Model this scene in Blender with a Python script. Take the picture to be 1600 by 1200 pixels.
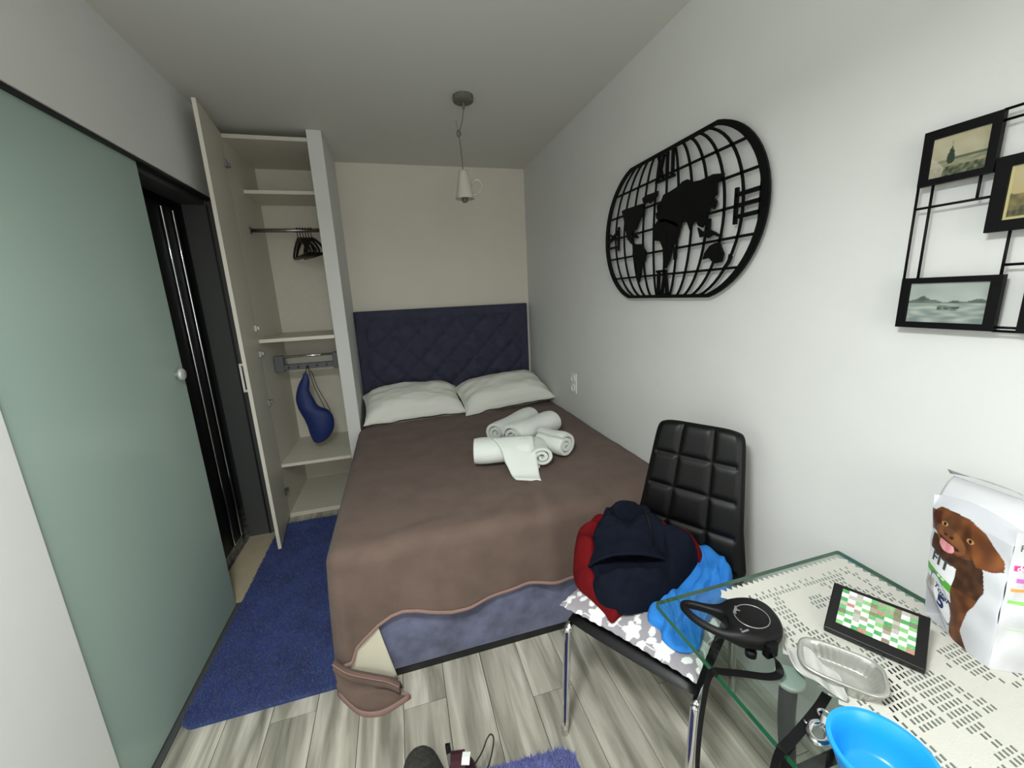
import bpy, bmesh, math, random
import numpy as np
from mathutils import Vector, Matrix, noise
random.seed(7)
PI = math.pi
scene = bpy.context.scene
for o in list(bpy.data.objects): bpy.data.objects.remove(o)
C = scene.collection

# ------------------------------------------------------------------ camera
H_CAM = 1.46
yaw, pitch, roll, FPX = 0.271071444, -0.217698548, -0.0472898192, 628.472
fwd = Vector((math.sin(yaw)*math.cos(pitch), math.cos(yaw)*math.cos(pitch), math.sin(pitch)))
rgt = Vector((math.cos(yaw), -math.sin(yaw), 0)); upv = rgt.cross(fwd)
r2 = rgt*math.cos(roll) + upv*math.sin(roll); u2 = -rgt*math.sin(roll) + upv*math.cos(roll)
cam = bpy.data.objects.new('camera', bpy.data.cameras.new('camera')); C.objects.link(cam)
M = Matrix.Identity(4)
for i in range(3):
    M[i][0] = r2[i]; M[i][1] = u2[i]; M[i][2] = -fwd[i]
M.translation = Vector((0, 0, H_CAM)); cam.matrix_world = M
cam.data.sensor_fit = 'HORIZONTAL'; cam.data.sensor_width = 36; cam.data.lens = 36*FPX/1600
cam.data.clip_start = 0.02
scene.camera = cam
# ------------------------------------------------------------------ light, world, exposure
w = bpy.data.worlds.new('world'); scene.world = w; w.use_nodes = True
w.node_tree.nodes['Background'].inputs[0].default_value = (0.9, 0.95, 1, 1)
w.node_tree.nodes['Background'].inputs[1].default_value = 0.0
YF_FILL = -1.68
def area(name, loc, rot, size, power, col=(1, 1, 1)):
    l = bpy.data.lights.new(name, 'AREA'); l.shape = 'DISK'; l.size = size; l.energy = power; l.color = col
    o = bpy.data.objects.new(name, l); C.objects.link(o); o.location = loc; o.rotation_euler = rot; return o
area('room_lamp', (-0.22, 0.16, 2.01), (0, 0, 0), 0.30, 35, (0.955, 1.0, 0.985))
area('ceiling_fill', (-0.22, 0.16, 2.03), (PI, 0, 0), 0.30, 7.5, (0.955, 1.0, 0.985))  # added fill aimed at the ceiling, lifts the far end by bounce
area('rear_fill', (0.1, YF_FILL, 1.45), (PI/2, 0, 0), 1.3, 22, (1.0, 0.985, 0.94))  # added soft fill behind the camera, no window stands there
scene.view_settings.view_transform = 'Standard'; scene.view_settings.look = 'None'
scene.view_settings.gamma = 1; scene.view_settings.use_curve_mapping = False
scene.view_settings.exposure = 0.0

# ------------------------------------------------------------------ materials
def lin(c):
    return tuple(((v/255)/12.92 if v/255 <= .04045 else ((v/255+.055)/1.055)**2.4) for v in c)
def lin4(c): return lin(c)+(1,)
MATS = {}
def mat(name, col, rough=.6, metal=0., var=0., vscale=20., bump=0., bscale=80., sheen=0., stretch=None, spec=.5, trans=0., col2=None, bdist=.002, coat=0.):
    m = bpy.data.materials.new(name); m.use_nodes = True; nt = m.node_tree; n = nt.nodes; L = nt.links
    b = n['Principled BSDF']; b.inputs['Roughness'].default_value = rough; b.inputs['Metallic'].default_value = metal
    b.inputs['Base Color'].default_value = lin4(col); b.inputs['Specular IOR Level'].default_value = spec
    b.inputs['Sheen Weight'].default_value = sheen; b.inputs['Transmission Weight'].default_value = trans
    b.inputs['Coat Weight'].default_value = coat
    if sheen: b.inputs['Sheen Roughness'].default_value = .4
    if var or bump or col2:
        tc = n.new('ShaderNodeTexCoord'); src = tc.outputs['Object']
        if stretch:
            mp = n.new('ShaderNodeMapping'); mp.inputs['Scale'].default_value = stretch; L.new(src, mp.inputs[0]); src = mp.outputs[0]
    if var or col2:
        t = n.new('ShaderNodeTexNoise'); t.inputs['Scale'].default_value = vscale; t.inputs['Detail'].default_value = 5; L.new(src, t.inputs['Vector'])
        r = n.new('ShaderNodeValToRGB'); e = r.color_ramp.elements
        e[0].position = .3; e[1].position = .7
        a = lin(col); 
        if col2: e[0].color = a+(1,); e[1].color = lin4(col2)
        else:
            e[0].color = tuple(v*(1-var) for v in a)+(1,); e[1].color = tuple(min(1, v*(1+var)) for v in a)+(1,)
        L.new(t.outputs['Fac'], r.inputs[0]); L.new(r.outputs[0], b.inputs['Base Color'])
    if bump:
        t = n.new('ShaderNodeTexNoise'); t.inputs['Scale'].default_value = bscale; t.inputs['Detail'].default_value = 4; L.new(src, t.inputs['Vector'])
        bp = n.new('ShaderNodeBump'); bp.inputs['Strength'].default_value = bump; bp.inputs['Distance'].default_value = bdist
        L.new(t.outputs['Fac'], bp.inputs['Height']); L.new(bp.outputs[0], b.inputs['Normal'])
    MATS[name] = m; return m
def vmat(name, rough=.5, spec=.4, coat=0.):
    m = bpy.data.materials.new(name); m.use_nodes = True; nt = m.node_tree
    a = nt.nodes.new('ShaderNodeAttribute'); a.attribute_name = 'Col'
    b = nt.nodes['Principled BSDF']; b.inputs['Roughness'].default_value = rough; b.inputs['Specular IOR Level'].default_value = spec
    b.inputs['Coat Weight'].default_value = coat
    nt.links.new(a.outputs['Color'], b.inputs['Base Color']); MATS[name] = m; return m

mat('wall', (219, 220, 218), .85, var=.015, vscale=6, bump=.15, bscale=160, bdist=.001)
mat('wall_cream', (222, 217, 205), .85, var=.015, vscale=6, bump=.15, bscale=160, bdist=.001)
mat('ceil', (214, 213, 207), .9, bump=.1, bscale=120, bdist=.001)
mat('grout', (120, 120, 112), .9)
mat('bath_tile', (72, 74, 76), .4, var=.15, vscale=3)
mat('bath_floor', (58, 56, 54), .4, col2=(150, 148, 142), vscale=34)
mat('sill', (190, 178, 150), .5, var=.06, vscale=12)
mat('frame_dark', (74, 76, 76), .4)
mat('gasket', (16, 16, 17), .5)
mat('melamine', (212, 208, 194), .45, var=.02, vscale=30)
mat('melamine_edge', (226, 222, 208), .45)
mat('chrome', (225, 225, 228), .08, metal=1.)
mat('brushed', (150, 150, 150), .35, metal=1.)
mat('satin', (206, 208, 208), .45, metal=.4)
mat('grey_plastic', (96, 98, 102), .45)
mat('black_gloss', (4, 4, 5), .38, spec=.2)
mat('black_plastic', (10, 10, 11), .45, spec=.35)
mat('black_rubber', (7, 7, 8), .5, spec=.25, bump=.1, bscale=500)
mat('black_metal', (6, 6, 7), .55, spec=.18)
mat('leather', (6, 7, 7), .42, spec=.26, bump=.2, bscale=260, bdist=.001)
mat('white_plastic', (232, 232, 226), .4)
mat('porcelain', (196, 195, 184), .3)
mat('lamp_grey', (98, 98, 92), .6, var=.2, vscale=60)
mat('cord', (110, 108, 100), .7)
mat('bed_fabric', (98, 101, 126), .85, var=.32, vscale=14, bump=.3, bscale=500, sheen=.3)
mat('head_fabric', (52, 54, 74), .85, var=.2, vscale=16, bump=.3, bscale=500, sheen=.12)
mat('blanket', (109, 92, 84), .97, var=.12, vscale=9, bump=.9, bscale=420, sheen=.08, bdist=.003, spec=.15)
mat('blanket_hem', (140, 112, 104), .9, bump=.4, bscale=300)
mat('sheet', (205, 200, 180), .9, bump=.2, bscale=60)
mat('pillow', (230, 231, 223), .9, bump=.25, bscale=18, bdist=.006)
mat('towel', (226, 231, 226), .95, bump=.6, bscale=420, sheen=.2, bdist=.002)
mat('rug_blue', (44, 64, 116), .95, var=.25, vscale=9, sheen=.4)
mat('rug_tuft', (54, 74, 142), .95, col2=(36, 52, 106), vscale=7, sheen=.4)
mat('mat_tuft', (92, 98, 164), .95, col2=(122, 128, 188), vscale=30, sheen=.4)
mat('navy', (17, 21, 33), .97, var=.15, vscale=40, bump=.7, bscale=500, spec=.1)
mat('red', (98, 16, 20), .95, var=.1, vscale=40, bump=.6, bscale=420, spec=.1)
mat('blue_shirt', (48, 124, 204), .9, bump=.3, bscale=500, spec=.15)
mat('bag_blue', (18, 42, 102), .6, bump=.4, bscale=30, bdist=.006)
mat('bowl_blue', (30, 150, 232), .3, spec=.5)
mat('lace', (206, 204, 196), .95, bump=.5, bscale=500, sheen=.1)
mat('foil', (186, 186, 180), .32, metal=.65, bump=.25, bscale=40, bdist=.003)
mat('film', (182, 182, 178), .3, bump=.4, bscale=30, bdist=.005)
mat('shoe_olive', (50, 50, 44), .95, var=.4, vscale=60, bump=1., bscale=150, bdist=.006)
mat('shoe_red', (58, 20, 30), .8, var=.2, vscale=50)
mat('sole', (60, 58, 54), .8)
mat('bag_white', (214, 215, 220), .4, bump=.5, bscale=12, bdist=.006)
mat('bag_silver', (176, 177, 180), .35)
mat('ink_dark', (66, 70, 74), .5); mat('ink_navy', (26, 40, 92), .5); mat('ink_white', (240, 240, 240), .5); mat('ink_pink', (196, 60, 140), .5)
mat('silver_ink', (150, 150, 150), .3, metal=.6)
vmat('print', .4); vmat('floral', .95, .1); vmat('art', .5, .3); vmat('screen_print', .2, .5)

def wood():
    m = bpy.data.materials.new('plank'); m.use_nodes = True; nt = m.node_tree; n = nt.nodes; L = nt.links
    b = n['Principled BSDF']; b.inputs['Roughness'].default_value = .38
    tc = n.new('ShaderNodeTexCoord'); oi = n.new('ShaderNodeObjectInfo')
    mul = n.new('ShaderNodeVectorMath'); mul.operation = 'SCALE'; mul.inputs[0].default_value = (13, 7, 3); L.new(oi.outputs['Random'], mul.inputs['Scale'])
    add = n.new('ShaderNodeVectorMath'); L.new(tc.outputs['Object'], add.inputs[0]); L.new(mul.outputs[0], add.inputs[1])
    mp = n.new('ShaderNodeMapping'); mp.inputs['Scale'].default_value = (16, 1.6, 1); L.new(add.outputs[0], mp.inputs[0])
    t = n.new('ShaderNodeTexNoise'); t.inputs['Scale'].default_value = 1.; t.inputs['Detail'].default_value = 6; t.inputs['Distortion'].default_value = .9; L.new(mp.outputs[0], t.inputs['Vector'])
    r = n.new('ShaderNodeValToRGB'); e = r.color_ramp.elements
    e[0].position = .30; e[0].color = lin4((128, 126, 114)); e[1].position = .72; e[1].color = lin4((222, 217, 203))
    k = r.color_ramp.elements.new(.5); k.color = lin4((178, 174, 160))
    L.new(t.outputs['Fac'], r.inputs[0])
    mp2 = n.new('ShaderNodeMapping'); mp2.inputs['Scale'].default_value = (90, 4, 1); L.new(add.outputs[0], mp2.inputs[0])
    t2 = n.new('ShaderNodeTexNoise'); t2.inputs['Scale'].default_value = 1.; t2.inputs['Detail'].default_value = 3; L.new(mp2.outputs[0], t2.inputs['Vector'])
    mx = n.new('ShaderNodeMix'); mx.data_type = 'RGBA'; mx.blend_type = 'MULTIPLY'; mx.inputs['Factor'].default_value = .35
    L.new(r.outputs[0], mx.inputs['A']); L.new(t2.outputs['Fac'], mx.inputs['B'])
    hv = n.new('ShaderNodeHueSaturation'); L.new(mx.outputs['Result'], hv.inputs['Color'])
    ma = n.new('ShaderNodeMapRange'); ma.inputs['To Min'].default_value = .95; ma.inputs['To Max'].default_value = 1.22; L.new(oi.outputs['Random'], ma.inputs[0]); L.new(ma.outputs[0], hv.inputs['Value'])
    L.new(hv.outputs[0], b.inputs['Base Color']); MATS['plank'] = m
wood()
def glass_mats():
    # clear table glass: see-through with a Fresnel reflection
    m = bpy.data.materials.new('clear_glass'); m.use_nodes = True; nt = m.node_tree; n = nt.nodes; L = nt.links
    n.remove(n['Principled BSDF']); out = n['Material Output']
    tr = n.new('ShaderNodeBsdfTransparent'); tr.inputs[0].default_value = (.86, .92, .89, 1)
    gl = n.new('ShaderNodeBsdfGlossy'); gl.inputs['Roughness'].default_value = .01
    fr = n.new('ShaderNodeFresnel'); ge = n.new('ShaderNodeNewGeometry'); ml = n.new('ShaderNodeMath'); ml.operation = 'MULTIPLY_ADD'   # thin pane: same reflection from both sides
    ml.inputs[1].default_value = 1/1.5-1.5; ml.inputs[2].default_value = 1.5; L.new(ge.outputs['Backfacing'], ml.inputs[0]); L.new(ml.outputs[0], fr.inputs[0])
    mx = n.new('ShaderNodeMixShader'); L.new(fr.outputs[0], mx.inputs[0]); L.new(tr.outputs[0], mx.inputs[1]); L.new(gl.outputs[0], mx.inputs[2]); L.new(mx.outputs[0], out.inputs[0])
    MATS['clear_glass'] = m
    m = bpy.data.materials.new('glass_edge'); m.use_nodes = True; b = m.node_tree.nodes['Principled BSDF']
    b.inputs['Base Color'].default_value = lin4((26, 92, 62)); b.inputs['Roughness'].default_value = .15; b.inputs['Transmission Weight'].default_value = .25
    MATS['glass_edge'] = m
    # frosted door glass
    m = bpy.data.materials.new('frosted_glass'); m.use_nodes = True; nt = m.node_tree; n = nt.nodes; L = nt.links
    b = n['Principled BSDF']; out = n['Material Output']
    b.inputs['Base Color'].default_value = lin4((198, 220, 210)); b.inputs['Roughness'].default_value = .16; b.inputs['Specular IOR Level'].default_value = .5
    tl = n.new('ShaderNodeBsdfTranslucent'); tl.inputs[0].default_value = lin4((170, 196, 184))
    mx = n.new('ShaderNodeMixShader'); mx.inputs[0].default_value = .35
    L.new(b.outputs[0], mx.inputs[1]); L.new(tl.outputs[0], mx.inputs[2]); L.new(mx.outputs[0], out.inputs[0])
    MATS['frosted_glass'] = m
glass_mats()

# ------------------------------------------------------------------ mesh helpers
class MB:
    def __init__(s): s.v = []; s.f = []; s.mi = []; s.cur = 0; s.col = None
    def add(s, vs, fs):
        o = len(s.v); s.v += [tuple(v) for v in vs]; s.f += [tuple(i+o for i in f) for f in fs]; s.mi += [s.cur]*len(fs); return s
    def box(s, a, b, bev=0.):
        a = [min(a[i], b[i]) for i in range(3)]; c = [max(a[i], b[i]) for i in range(3)]; c = [max(x, y) for x, y in zip(c, b)]
        if bev <= 0:
            x0, y0, z0 = a; x1, y1, z1 = c
            return s.add([(x0,y0,z0),(x1,y0,z0),(x1,y1,z0),(x0,y1,z0),(x0,y0,z1),(x1,y0,z1),(x1,y1,z1),(x0,y1,z1)],
                         [(0,3,2,1),(4,5,6,7),(0,1,5,4),(1,2,6,5),(2,3,7,6),(3,0,4,7)])
        bm = bmesh.new(); bmesh.ops.create_cube(bm, size=1)
        for v in bm.verts: v.co = Vector([(a[i]+c[i])/2+v.co[i]*(c[i]-a[i]) for i in range(3)])
        bmesh.ops.bevel(bm, geom=bm.edges[:], offset=bev, segments=2, affect='EDGES', profile=.5)
        s.add([v.co[:] for v in bm.verts], [[v.index for v in f.verts] for f in bm.faces]); bm.free(); return s
    def prism(s, pts, z0, z1, mp=None):
        n = len(pts); bm = bmesh.new(); vs = [bm.verts.new((p[0], p[1], 0)) for p in pts]; f = bm.faces.new(vs)
        bm.verts.index_update(); tri = bmesh.ops.triangulate(bm, faces=[f])['faces']; bm.verts.index_update()
        T = [[v.index for v in t.verts] for t in tri]; bm.free()
        ar = sum(pts[i][0]*pts[(i+1) % n][1]-pts[(i+1) % n][0]*pts[i][1] for i in range(n))
        V = [(p[0], p[1], z0) for p in pts]+[(p[0], p[1], z1) for p in pts]
        F = [[i+n for i in t] for t in T]+[t[::-1] for t in T]
        for i in range(n):
            j = (i+1) % n; F.append((i, j, j+n, i+n) if ar > 0 else (j, i, i+n, j+n))
        if mp: V = [mp(*v) for v in V]
        return s.add(V, F)
    def tube(s, path, r, seg=10, cap=True, closed=False, flat=None):
        P = [Vector(p) for p in path]; n = len(P); R = r if isinstance(r, (list, tuple)) else [r]*n; V = []; F = []; prev = None
        for i, p in enumerate(P):
            if closed: t = (P[(i+1) % n]-P[i-1])
            else: t = (P[min(i+1, n-1)]-P[max(i-1, 0)])
            t.normalize()
            if prev is None:
                a = Vector((0, 0, 1)) if abs(t.z) < .9 else Vector((0, 1, 0)); nx = t.cross(a).normalized()
            else: nx = (prev-t*prev.dot(t)).normalized()
            prev = nx; ny = t.cross(nx)
            for k in range(seg):
                an = 2*PI*k/seg; fx, fy = (1, 1) if not flat else flat
                V.append(p+nx*math.cos(an)*R[i]*fx+ny*math.sin(an)*R[i]*fy)
        m = n if closed else n-1
        for i in range(m):
            for k in range(seg):
                a = i*seg+k; b = i*seg+(k+1) % seg; c = ((i+1) % n)*seg+(k+1) % seg; d = ((i+1) % n)*seg+k; F.append((a, b, c, d))
        if cap and not closed: F.append(tuple(range(seg))[::-1]); F.append(tuple((n-1)*seg+k for k in range(seg)))
        return s.add(V, F)
    def lathe(s, prof, c, seg=32, sx=1, sy=1):
        V = []; F = []; n = len(prof)
        for (r, z) in prof:
            for k in range(seg): a = 2*PI*k/seg; V.append((c[0]+r*math.cos(a)*sx, c[1]+r*math.sin(a)*sy, c[2]+z))
        for i in range(n-1):
            for k in range(seg): F.append((i*seg+k, i*seg+(k+1) % seg, (i+1)*seg+(k+1) % seg, (i+1)*seg+k))
        if prof[0][0] > 1e-6: F.append(tuple(range(seg))[::-1])
        if prof[-1][0] > 1e-6: F.append(tuple((n-1)*seg+k for k in range(seg)))
        return s.add(V, F)
    def grid(s, nu, nv, fn, flip=False):
        V = [fn(i/nu, j/nv) for j in range(nv+1) for i in range(nu+1)]
        F = [(j*(nu+1)+i, j*(nu+1)+i+1, (j+1)*(nu+1)+i+1, (j+1)*(nu+1)+i) for j in range(nv) for i in range(nu)]
        if flip: F = [f[::-1] for f in F]
        return s.add(V, F)
    def ribbon(s, path, wdir, width, th):
        P = [Vector(p) for p in path]; V = []; F = []; n = len(P); W = wdir if isinstance(wdir, list) else [wdir]*n
        for i, p in enumerate(P):
            t = (P[min(i+1, n-1)]-P[max(i-1, 0)]).normalized(); wv = Vector(W[i]); wv = (wv-t*wv.dot(t)).normalized(); nn = t.cross(wv).normalized()
            for a, b in ((-1, -1), (1, -1), (1, 1), (-1, 1)): V.append(p+wv*a*width/2+nn*b*th/2)
        for i in range(n-1):
            for k in range(4): F.append((i*4+k, i*4+(k+1) % 4, (i+1)*4+(k+1) % 4, (i+1)*4+k))
        F += [(3, 2, 1, 0), tuple((n-1)*4+k for k in range(4))]
        return s.add(V, F)
def build(name, mb, mats, parent=None, smooth=False, base=None, recalc=True, colors=None, sub=0, solid=0., soff=0., kind=None, label=None, autos=None):
    if isinstance(mats, str): mats = [mats]
    v = np.array([tuple(p) for p in mb.v], dtype=float)
    if parent is not None: b = Vector(parent['_base'])
    elif base is not None: b = Vector(base)
    else: b = Vector(((v[:,0].min()+v[:,0].max())/2, (v[:,1].min()+v[:,1].max())/2, v[:,2].min()))
    me = bpy.data.meshes.new(name); me.from_pydata((v-np.array(b)).tolist(), [], mb.f); me.validate()
    for m in mats: me.materials.append(MATS[m])
    if len(mats) > 1 and len(me.polygons) == len(mb.mi): me.polygons.foreach_set('material_index', mb.mi)
    if recalc:
        bm = bmesh.new(); bm.from_mesh(me); bmesh.ops.recalc_face_normals(bm, faces=bm.faces); bm.to_mesh(me); bm.free()
    if smooth: me.polygons.foreach_set('use_smooth', [True]*len(me.polygons))
    if autos and smooth:
        try: me.set_sharp_from_angle(angle=autos)
        except Exception: pass
    if colors is not None:
        a = me.color_attributes.new('Col', 'FLOAT_COLOR', 'POINT'); a.data.foreach_set('color', np.asarray(colors, dtype=np.float32).ravel())
    o = bpy.data.objects.new(name, me); C.objects.link(o); o['_base'] = tuple(b)
    if parent is not None: o.parent = parent
    else: o.location = b
    if solid: s = o.modifiers.new('thick', 'SOLIDIFY'); s.thickness = solid; s.offset = soff
    if sub: s = o.modifiers.new('sub', 'SUBSURF'); s.levels = sub; s.render_levels = sub
    if kind: o['kind'] = kind
    if label: o['label'] = label
    return o
def tag(o, label, cat, group=None):
    o['label'] = label; o['category'] = cat
    if group: o['group'] = group
    return o
def thing(name, label, cat, base, group=None):
    o = bpy.data.objects.new(name, None); C.objects.link(o); o.location = base; o['_base'] = tuple(base); o.empty_display_size = .05
    return tag(o, label, cat, group)
def struct(name, mb, mats, label=None, **k):
    o = build(name, mb, mats, **k); o['kind'] = 'structure'
    if label: o['label'] = label
    return o
def nz(x, y, z=0., s=1.): return noise.noise(Vector((x*s, y*s, z*s)))
def catmull(pts, k=6, closed=True):
    n = len(pts); out = []; D = len(pts[0]); rng = range(n) if closed else range(n-1)
    for i in rng:
        g = lambda j: pts[j % n] if closed else pts[max(0, min(n-1, j))]
        p0, p1, p2, p3 = g(i-1), g(i), g(i+1), g(i+2)
        for t in range(k):
            t = t/k
            out.append(tuple(.5*((2*p1[d])+(-p0[d]+p2[d])*t+(2*p0[d]-5*p1[d]+4*p2[d]-p3[d])*t*t+(-p0[d]+3*p1[d]-3*p2[d]+p3[d])*t**3) for d in range(D)))
    if not closed: out.append(tuple(pts[-1]))
    return out
def interp(x, xs, ys): return float(np.interp(x, xs, ys))

# ------------------------------------------------------------------ room
XL, XR, YB, YF, ZC = -0.893, 1.168, 3.52, -1.7, 2.49
WT = 0.16
OY0, OY1, OZ = 1.184, 2.77, 2.05
m = MB(); m.box((XL-WT, YF, -.06), (XR+.1, YB+.1, -.012)); floor = struct('floor', m, 'grout', base=(0, 0, 0))
# wood-look planks
PW, PL = 0.155, 0.92
pm = None; x = XL
col = 0
while x < XR-.01:
    x1 = min(x+PW, XR); off = (col*0.37) % 1*PL
    y = 0.2-off
    while y < YB:
        y0, y1 = max(y, .2), min(y+PL, YB)
        if y1-y0 > .03:
            mm = MB(); mm.box((x+.0012, y0+.0012, -.012), (x1-.0012, y1-.0012, 0), 0.)
            po = build('plank', mm, 'plank', parent=floor)
        y += PL
    x += PW; col += 1
m = MB(); m.box((XL, YF, -.012), (XR, .2, 0)); build('plank_field', m, 'plank', parent=floor)
m = MB(); m.box((XL-WT, YF-.1, ZC), (XR+.1, YB+.1, ZC+.08)); struct('ceiling', m, 'ceil')
m = MB(); m.box((XL-WT, YB, 0), (XR+.1, YB+.1, ZC)); struct('wall_back', m, 'wall_cream')
m = MB(); m.box((XR, YF, 0), (XR+.1, YB, ZC)); struct('wall_right', m, 'wall')
m = MB(); m.box((XL-WT, YF-.1, 0), (XR+.1, YF, ZC)); struct('wall_front', m, 'wall')
m = MB(); m.box((XL-WT, YF, 0), (XL, OY0, ZC)); m.box((XL-WT, OY1, 0), (XL, YB, ZC)); m.box((XL-WT, OY0, OZ), (XL, OY1, ZC)); struct('wall_left', m, 'wall')
m = MB(); m.box((-.403, 2.92, 0), (-.317, YB, ZC), .003); struct('wall_partition', m, 'wall')
# bathroom behind the doorway
BX = -2.1
m = MB(); m.box((BX, 1.0, -.05), (XL-WT, 3.2, 0)); struct('floor_bathroom', m, 'bath_floor')
m = MB(); m.box((BX-.1, 1.0, 0), (BX, 3.2, 2.4)); struct('wall_bathroom_far', m, 'bath_tile')
m = MB(); m.box((BX, 3.2, 0), (XL-WT, 3.3, 2.4)); struct('wall_bathroom_end', m, 'bath_tile')
m = MB(); m.box((BX, .9, 0), (XL-WT, 1.0, 2.4)); struct('wall_bathroom_near', m, 'bath_tile')
m = MB(); m.box((BX-.1, .9, 2.4), (XL-WT, 3.3, 2.48)); struct('ceiling_bathroom', m, 'bath_tile')
# doorway lining
m = MB(); m.box((XL-WT, OY1-.03, 0), (XL-.004, OY1, OZ)); m.box((XL-WT, OY0, OZ-.03), (XL-.05, OY1-.03, OZ))
tr = struct('trim_1', m, 'frame_dark', label='dark grey door frame lining')
m = MB(); m.box((XL-.045, OY1-.034, 0), (XL-.035, OY1-.03, OZ-.03)); build('gasket', m, 'gasket', parent=tr)
m = MB(); m.box((XL-.026, OY1-.0345, 1.06), (XL-.008, OY1-.03, 1.24), .001); build('strike_plate', m, 'brushed', parent=tr, label='pale metal strike plate')
m = MB(); m.box((XL-WT, OY0, -.012), (XL-.034, OY1-.03, .006)); m.box((XL-.034, 2.085, -.012), (XL, OY1-.03, .006)); struct('trim_2', m, 'sill', label='beige stone threshold')
m = MB(); m.box((XL-.033, OY0, -.012), (XL, 2.084, .004)); struct('trim_3', m, 'frame_dark', label='dark grey floor strip under the glass door')  # dark grey strip along the glass, where the beige threshold stops
# sliding frosted glass door
m = MB(); m.box((XL-.030, 1.12, .012), (XL-.020, 2.062, OZ-.012), .001)
door = struct('door_1', m, 'frosted_glass', label='frosted green glass sliding door')
m = MB(); m.lathe([(.0, .0), (.012, .0), (.012, .012), (.024, .016), (.026, .026), (.02, .031), (0, .032)], (0, 0, 0), 24)
m.v = [(XL-.020+p[2], 1.994+p[0], 1.197+p[1]) for p in m.v]
build('knob', m, 'satin', parent=door, smooth=True, label='round metal knob')
m = MB(); m.box((XL-.04, OY0, OZ-.012), (XL-.005, OY1-.03, OZ-.001)); build('top_rail', m, 'gasket', parent=door, label='dark top rail')

# shower cabin behind the doorway
t = thing('shower_cabin', 'glossy black shower cabin with two chrome strips inside the doorway', 'shower cabin', (-1.25, 2.3, .006))
m = MB(); m.box((-1.09, 1.95, .07), (-1.065, 2.655, 1.99), .003); build('front_panel', m, 'black_gloss', t)
m = MB(); m.box((-1.7, 2.63, .07), (-1.09, 2.655, 1.99), .003); build('side_panel', m, 'black_gloss', t)
m = MB(); m.box((-1.7, 1.95, .006), (-1.065, 2.66, .07), .005); build('tray', m, 'bath_floor', t)
for yy in (2.525, 2.64):
    m = MB(); m.tube([(-1.058, yy, .08), (-1.058, yy, 1.97)], .0062, 12); build('chrome_strip', m, 'chrome', t, smooth=True, autos=.6)

# ------------------------------------------------------------------ wardrobe
wd = thing('wardrobe', 'white built-in wardrobe with open door, shelves and rails', 'wardrobe', (-.64, 3.2, 0))
IX0, IX1, WY, ZT = -.853, -.405, 2.925, 2.445
m = MB(); m.box((XL+.001, WY, 0), (IX0, YB-.002, ZT)); build('side_panel', m, 'melamine', wd)
m = MB(); m.box((IX0, YB-.008, .03), (IX1, YB-.002, ZT-.02)); build('back_panel', m, 'melamine', wd)
m = MB(); m.box((IX0, WY, ZT-.022), (IX1, YB-.008, ZT)); build('top_panel', m, 'melamine', wd)
m = MB(); m.box((IX0, WY, .0), (IX1, YB-.008, .03), .001); build('bottom_panel', m, 'melamine', wd)
for z, y0 in ((2.19, 3.16), (1.245, WY), (.388, WY)):
    m = MB(); m.box((IX0, y0+.002, z-.012), (IX1, YB-.008, z+.010)); s_ = build('shelf', m, 'melamine', wd)
    mm = MB(); mm.box((IX0, y0, z-.012), (IX1, y0+.002, z+.010)); build('edge_band', mm, 'melamine_edge', s_)
m = MB(); m.tube([(IX0, 3.15, 1.95), (IX1, 3.15, 1.95)], .0125, 14); rl = build('hanging_rail', m, 'brushed', wd, smooth=True)
m = MB(); m.tube([(IX0, 3.15, 1.95), (IX0+.008, 3.15, 1.95)], .024, 14); build('rail_socket', m, 'brushed', rl, smooth=True, autos=.6)
# pull-out trouser rack
m = MB(); m.box((IX0+.002, 3.15, 1.01), (IX1-.002, 3.185, 1.05), .003); rk = build('rack_bar', m, 'grey_plastic', wd)
for xx in (IX0+.004, IX1-.064):
    m = MB(); m.box((xx, 3.14, 1.0), (xx+.06, 3.2, 1.115), .006); build('rack_bracket', m, 'grey_plastic', rk)
m = MB(); m.tube([(IX0+.02, 3.15, 1.105), (IX1-.02, 3.15, 1.105)], .009, 12); build('rack_rod', m, 'chrome', rk, smooth=True)
for k in range(5):
    xx = -.76+k*.062; m = MB(); m.tube([(xx, 3.15, 1.03), (xx, 3.128, 1.028), (xx, 3.122, 1.036), (xx, 3.12, 1.05)], .004, 8); build('hook', m, 'brushed', rk, smooth=True)
# door, open against the left wall
hx, hy = -.852, 2.918; ex, ey = -.800, 2.470
dv = Vector((ex-hx, ey-hy, 0)); dl = dv.length; dv.normalize(); nv_ = Vector((dv.y, -dv.x, 0))   # nv_ points to left wall
if nv_.x > 0: nv_ = -nv_
def dpt(a, th, z): p = Vector((hx, hy, 0))+dv*a+nv_*th; return (p.x, p.y, z)
def dbox(m, a0, a1, t0, t1, z0, z1):
    V = [dpt(a, tt, z) for z in (z0, z1) for (a, tt) in ((a0, t0), (a1, t0), (a1, t1), (a0, t1))]
    m.add(V, [(0,3,2,1),(4,5,6,7),(0,1,5,4),(1,2,6,5),(2,3,7,6),(3,0,4,7)])
m = MB(); dbox(m, 0, dl-.002, 0, .018, .035, 2.44); dr = build('door', m, 'melamine', wd)
m = MB(); dbox(m, dl-.002, dl, 0, .018, .035, 2.44); build('edge_band', m, 'melamine_edge', dr)
for z in (2.27, 1.33, 1.17, .85, .22):
    m = MB(); dbox(m, .03, .065, -.012, 0, z-.018, z+.018); dbox(m, .0, .03, -.02, -.008, z-.010, z+.010); build('hinge', m, 'brushed', dr)
m = MB(); dbox(m, dl-.06, dl-.045, .018, .042, 1.0, 1.012); dbox(m, dl-.06, dl-.045, .018, .042, 1.148, 1.16); dbox(m, dl-.06, dl-.045, .036, .046, 1.0, 1.16); build('handle', m, 'white_plastic', dr, label='white bar handle')

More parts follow.
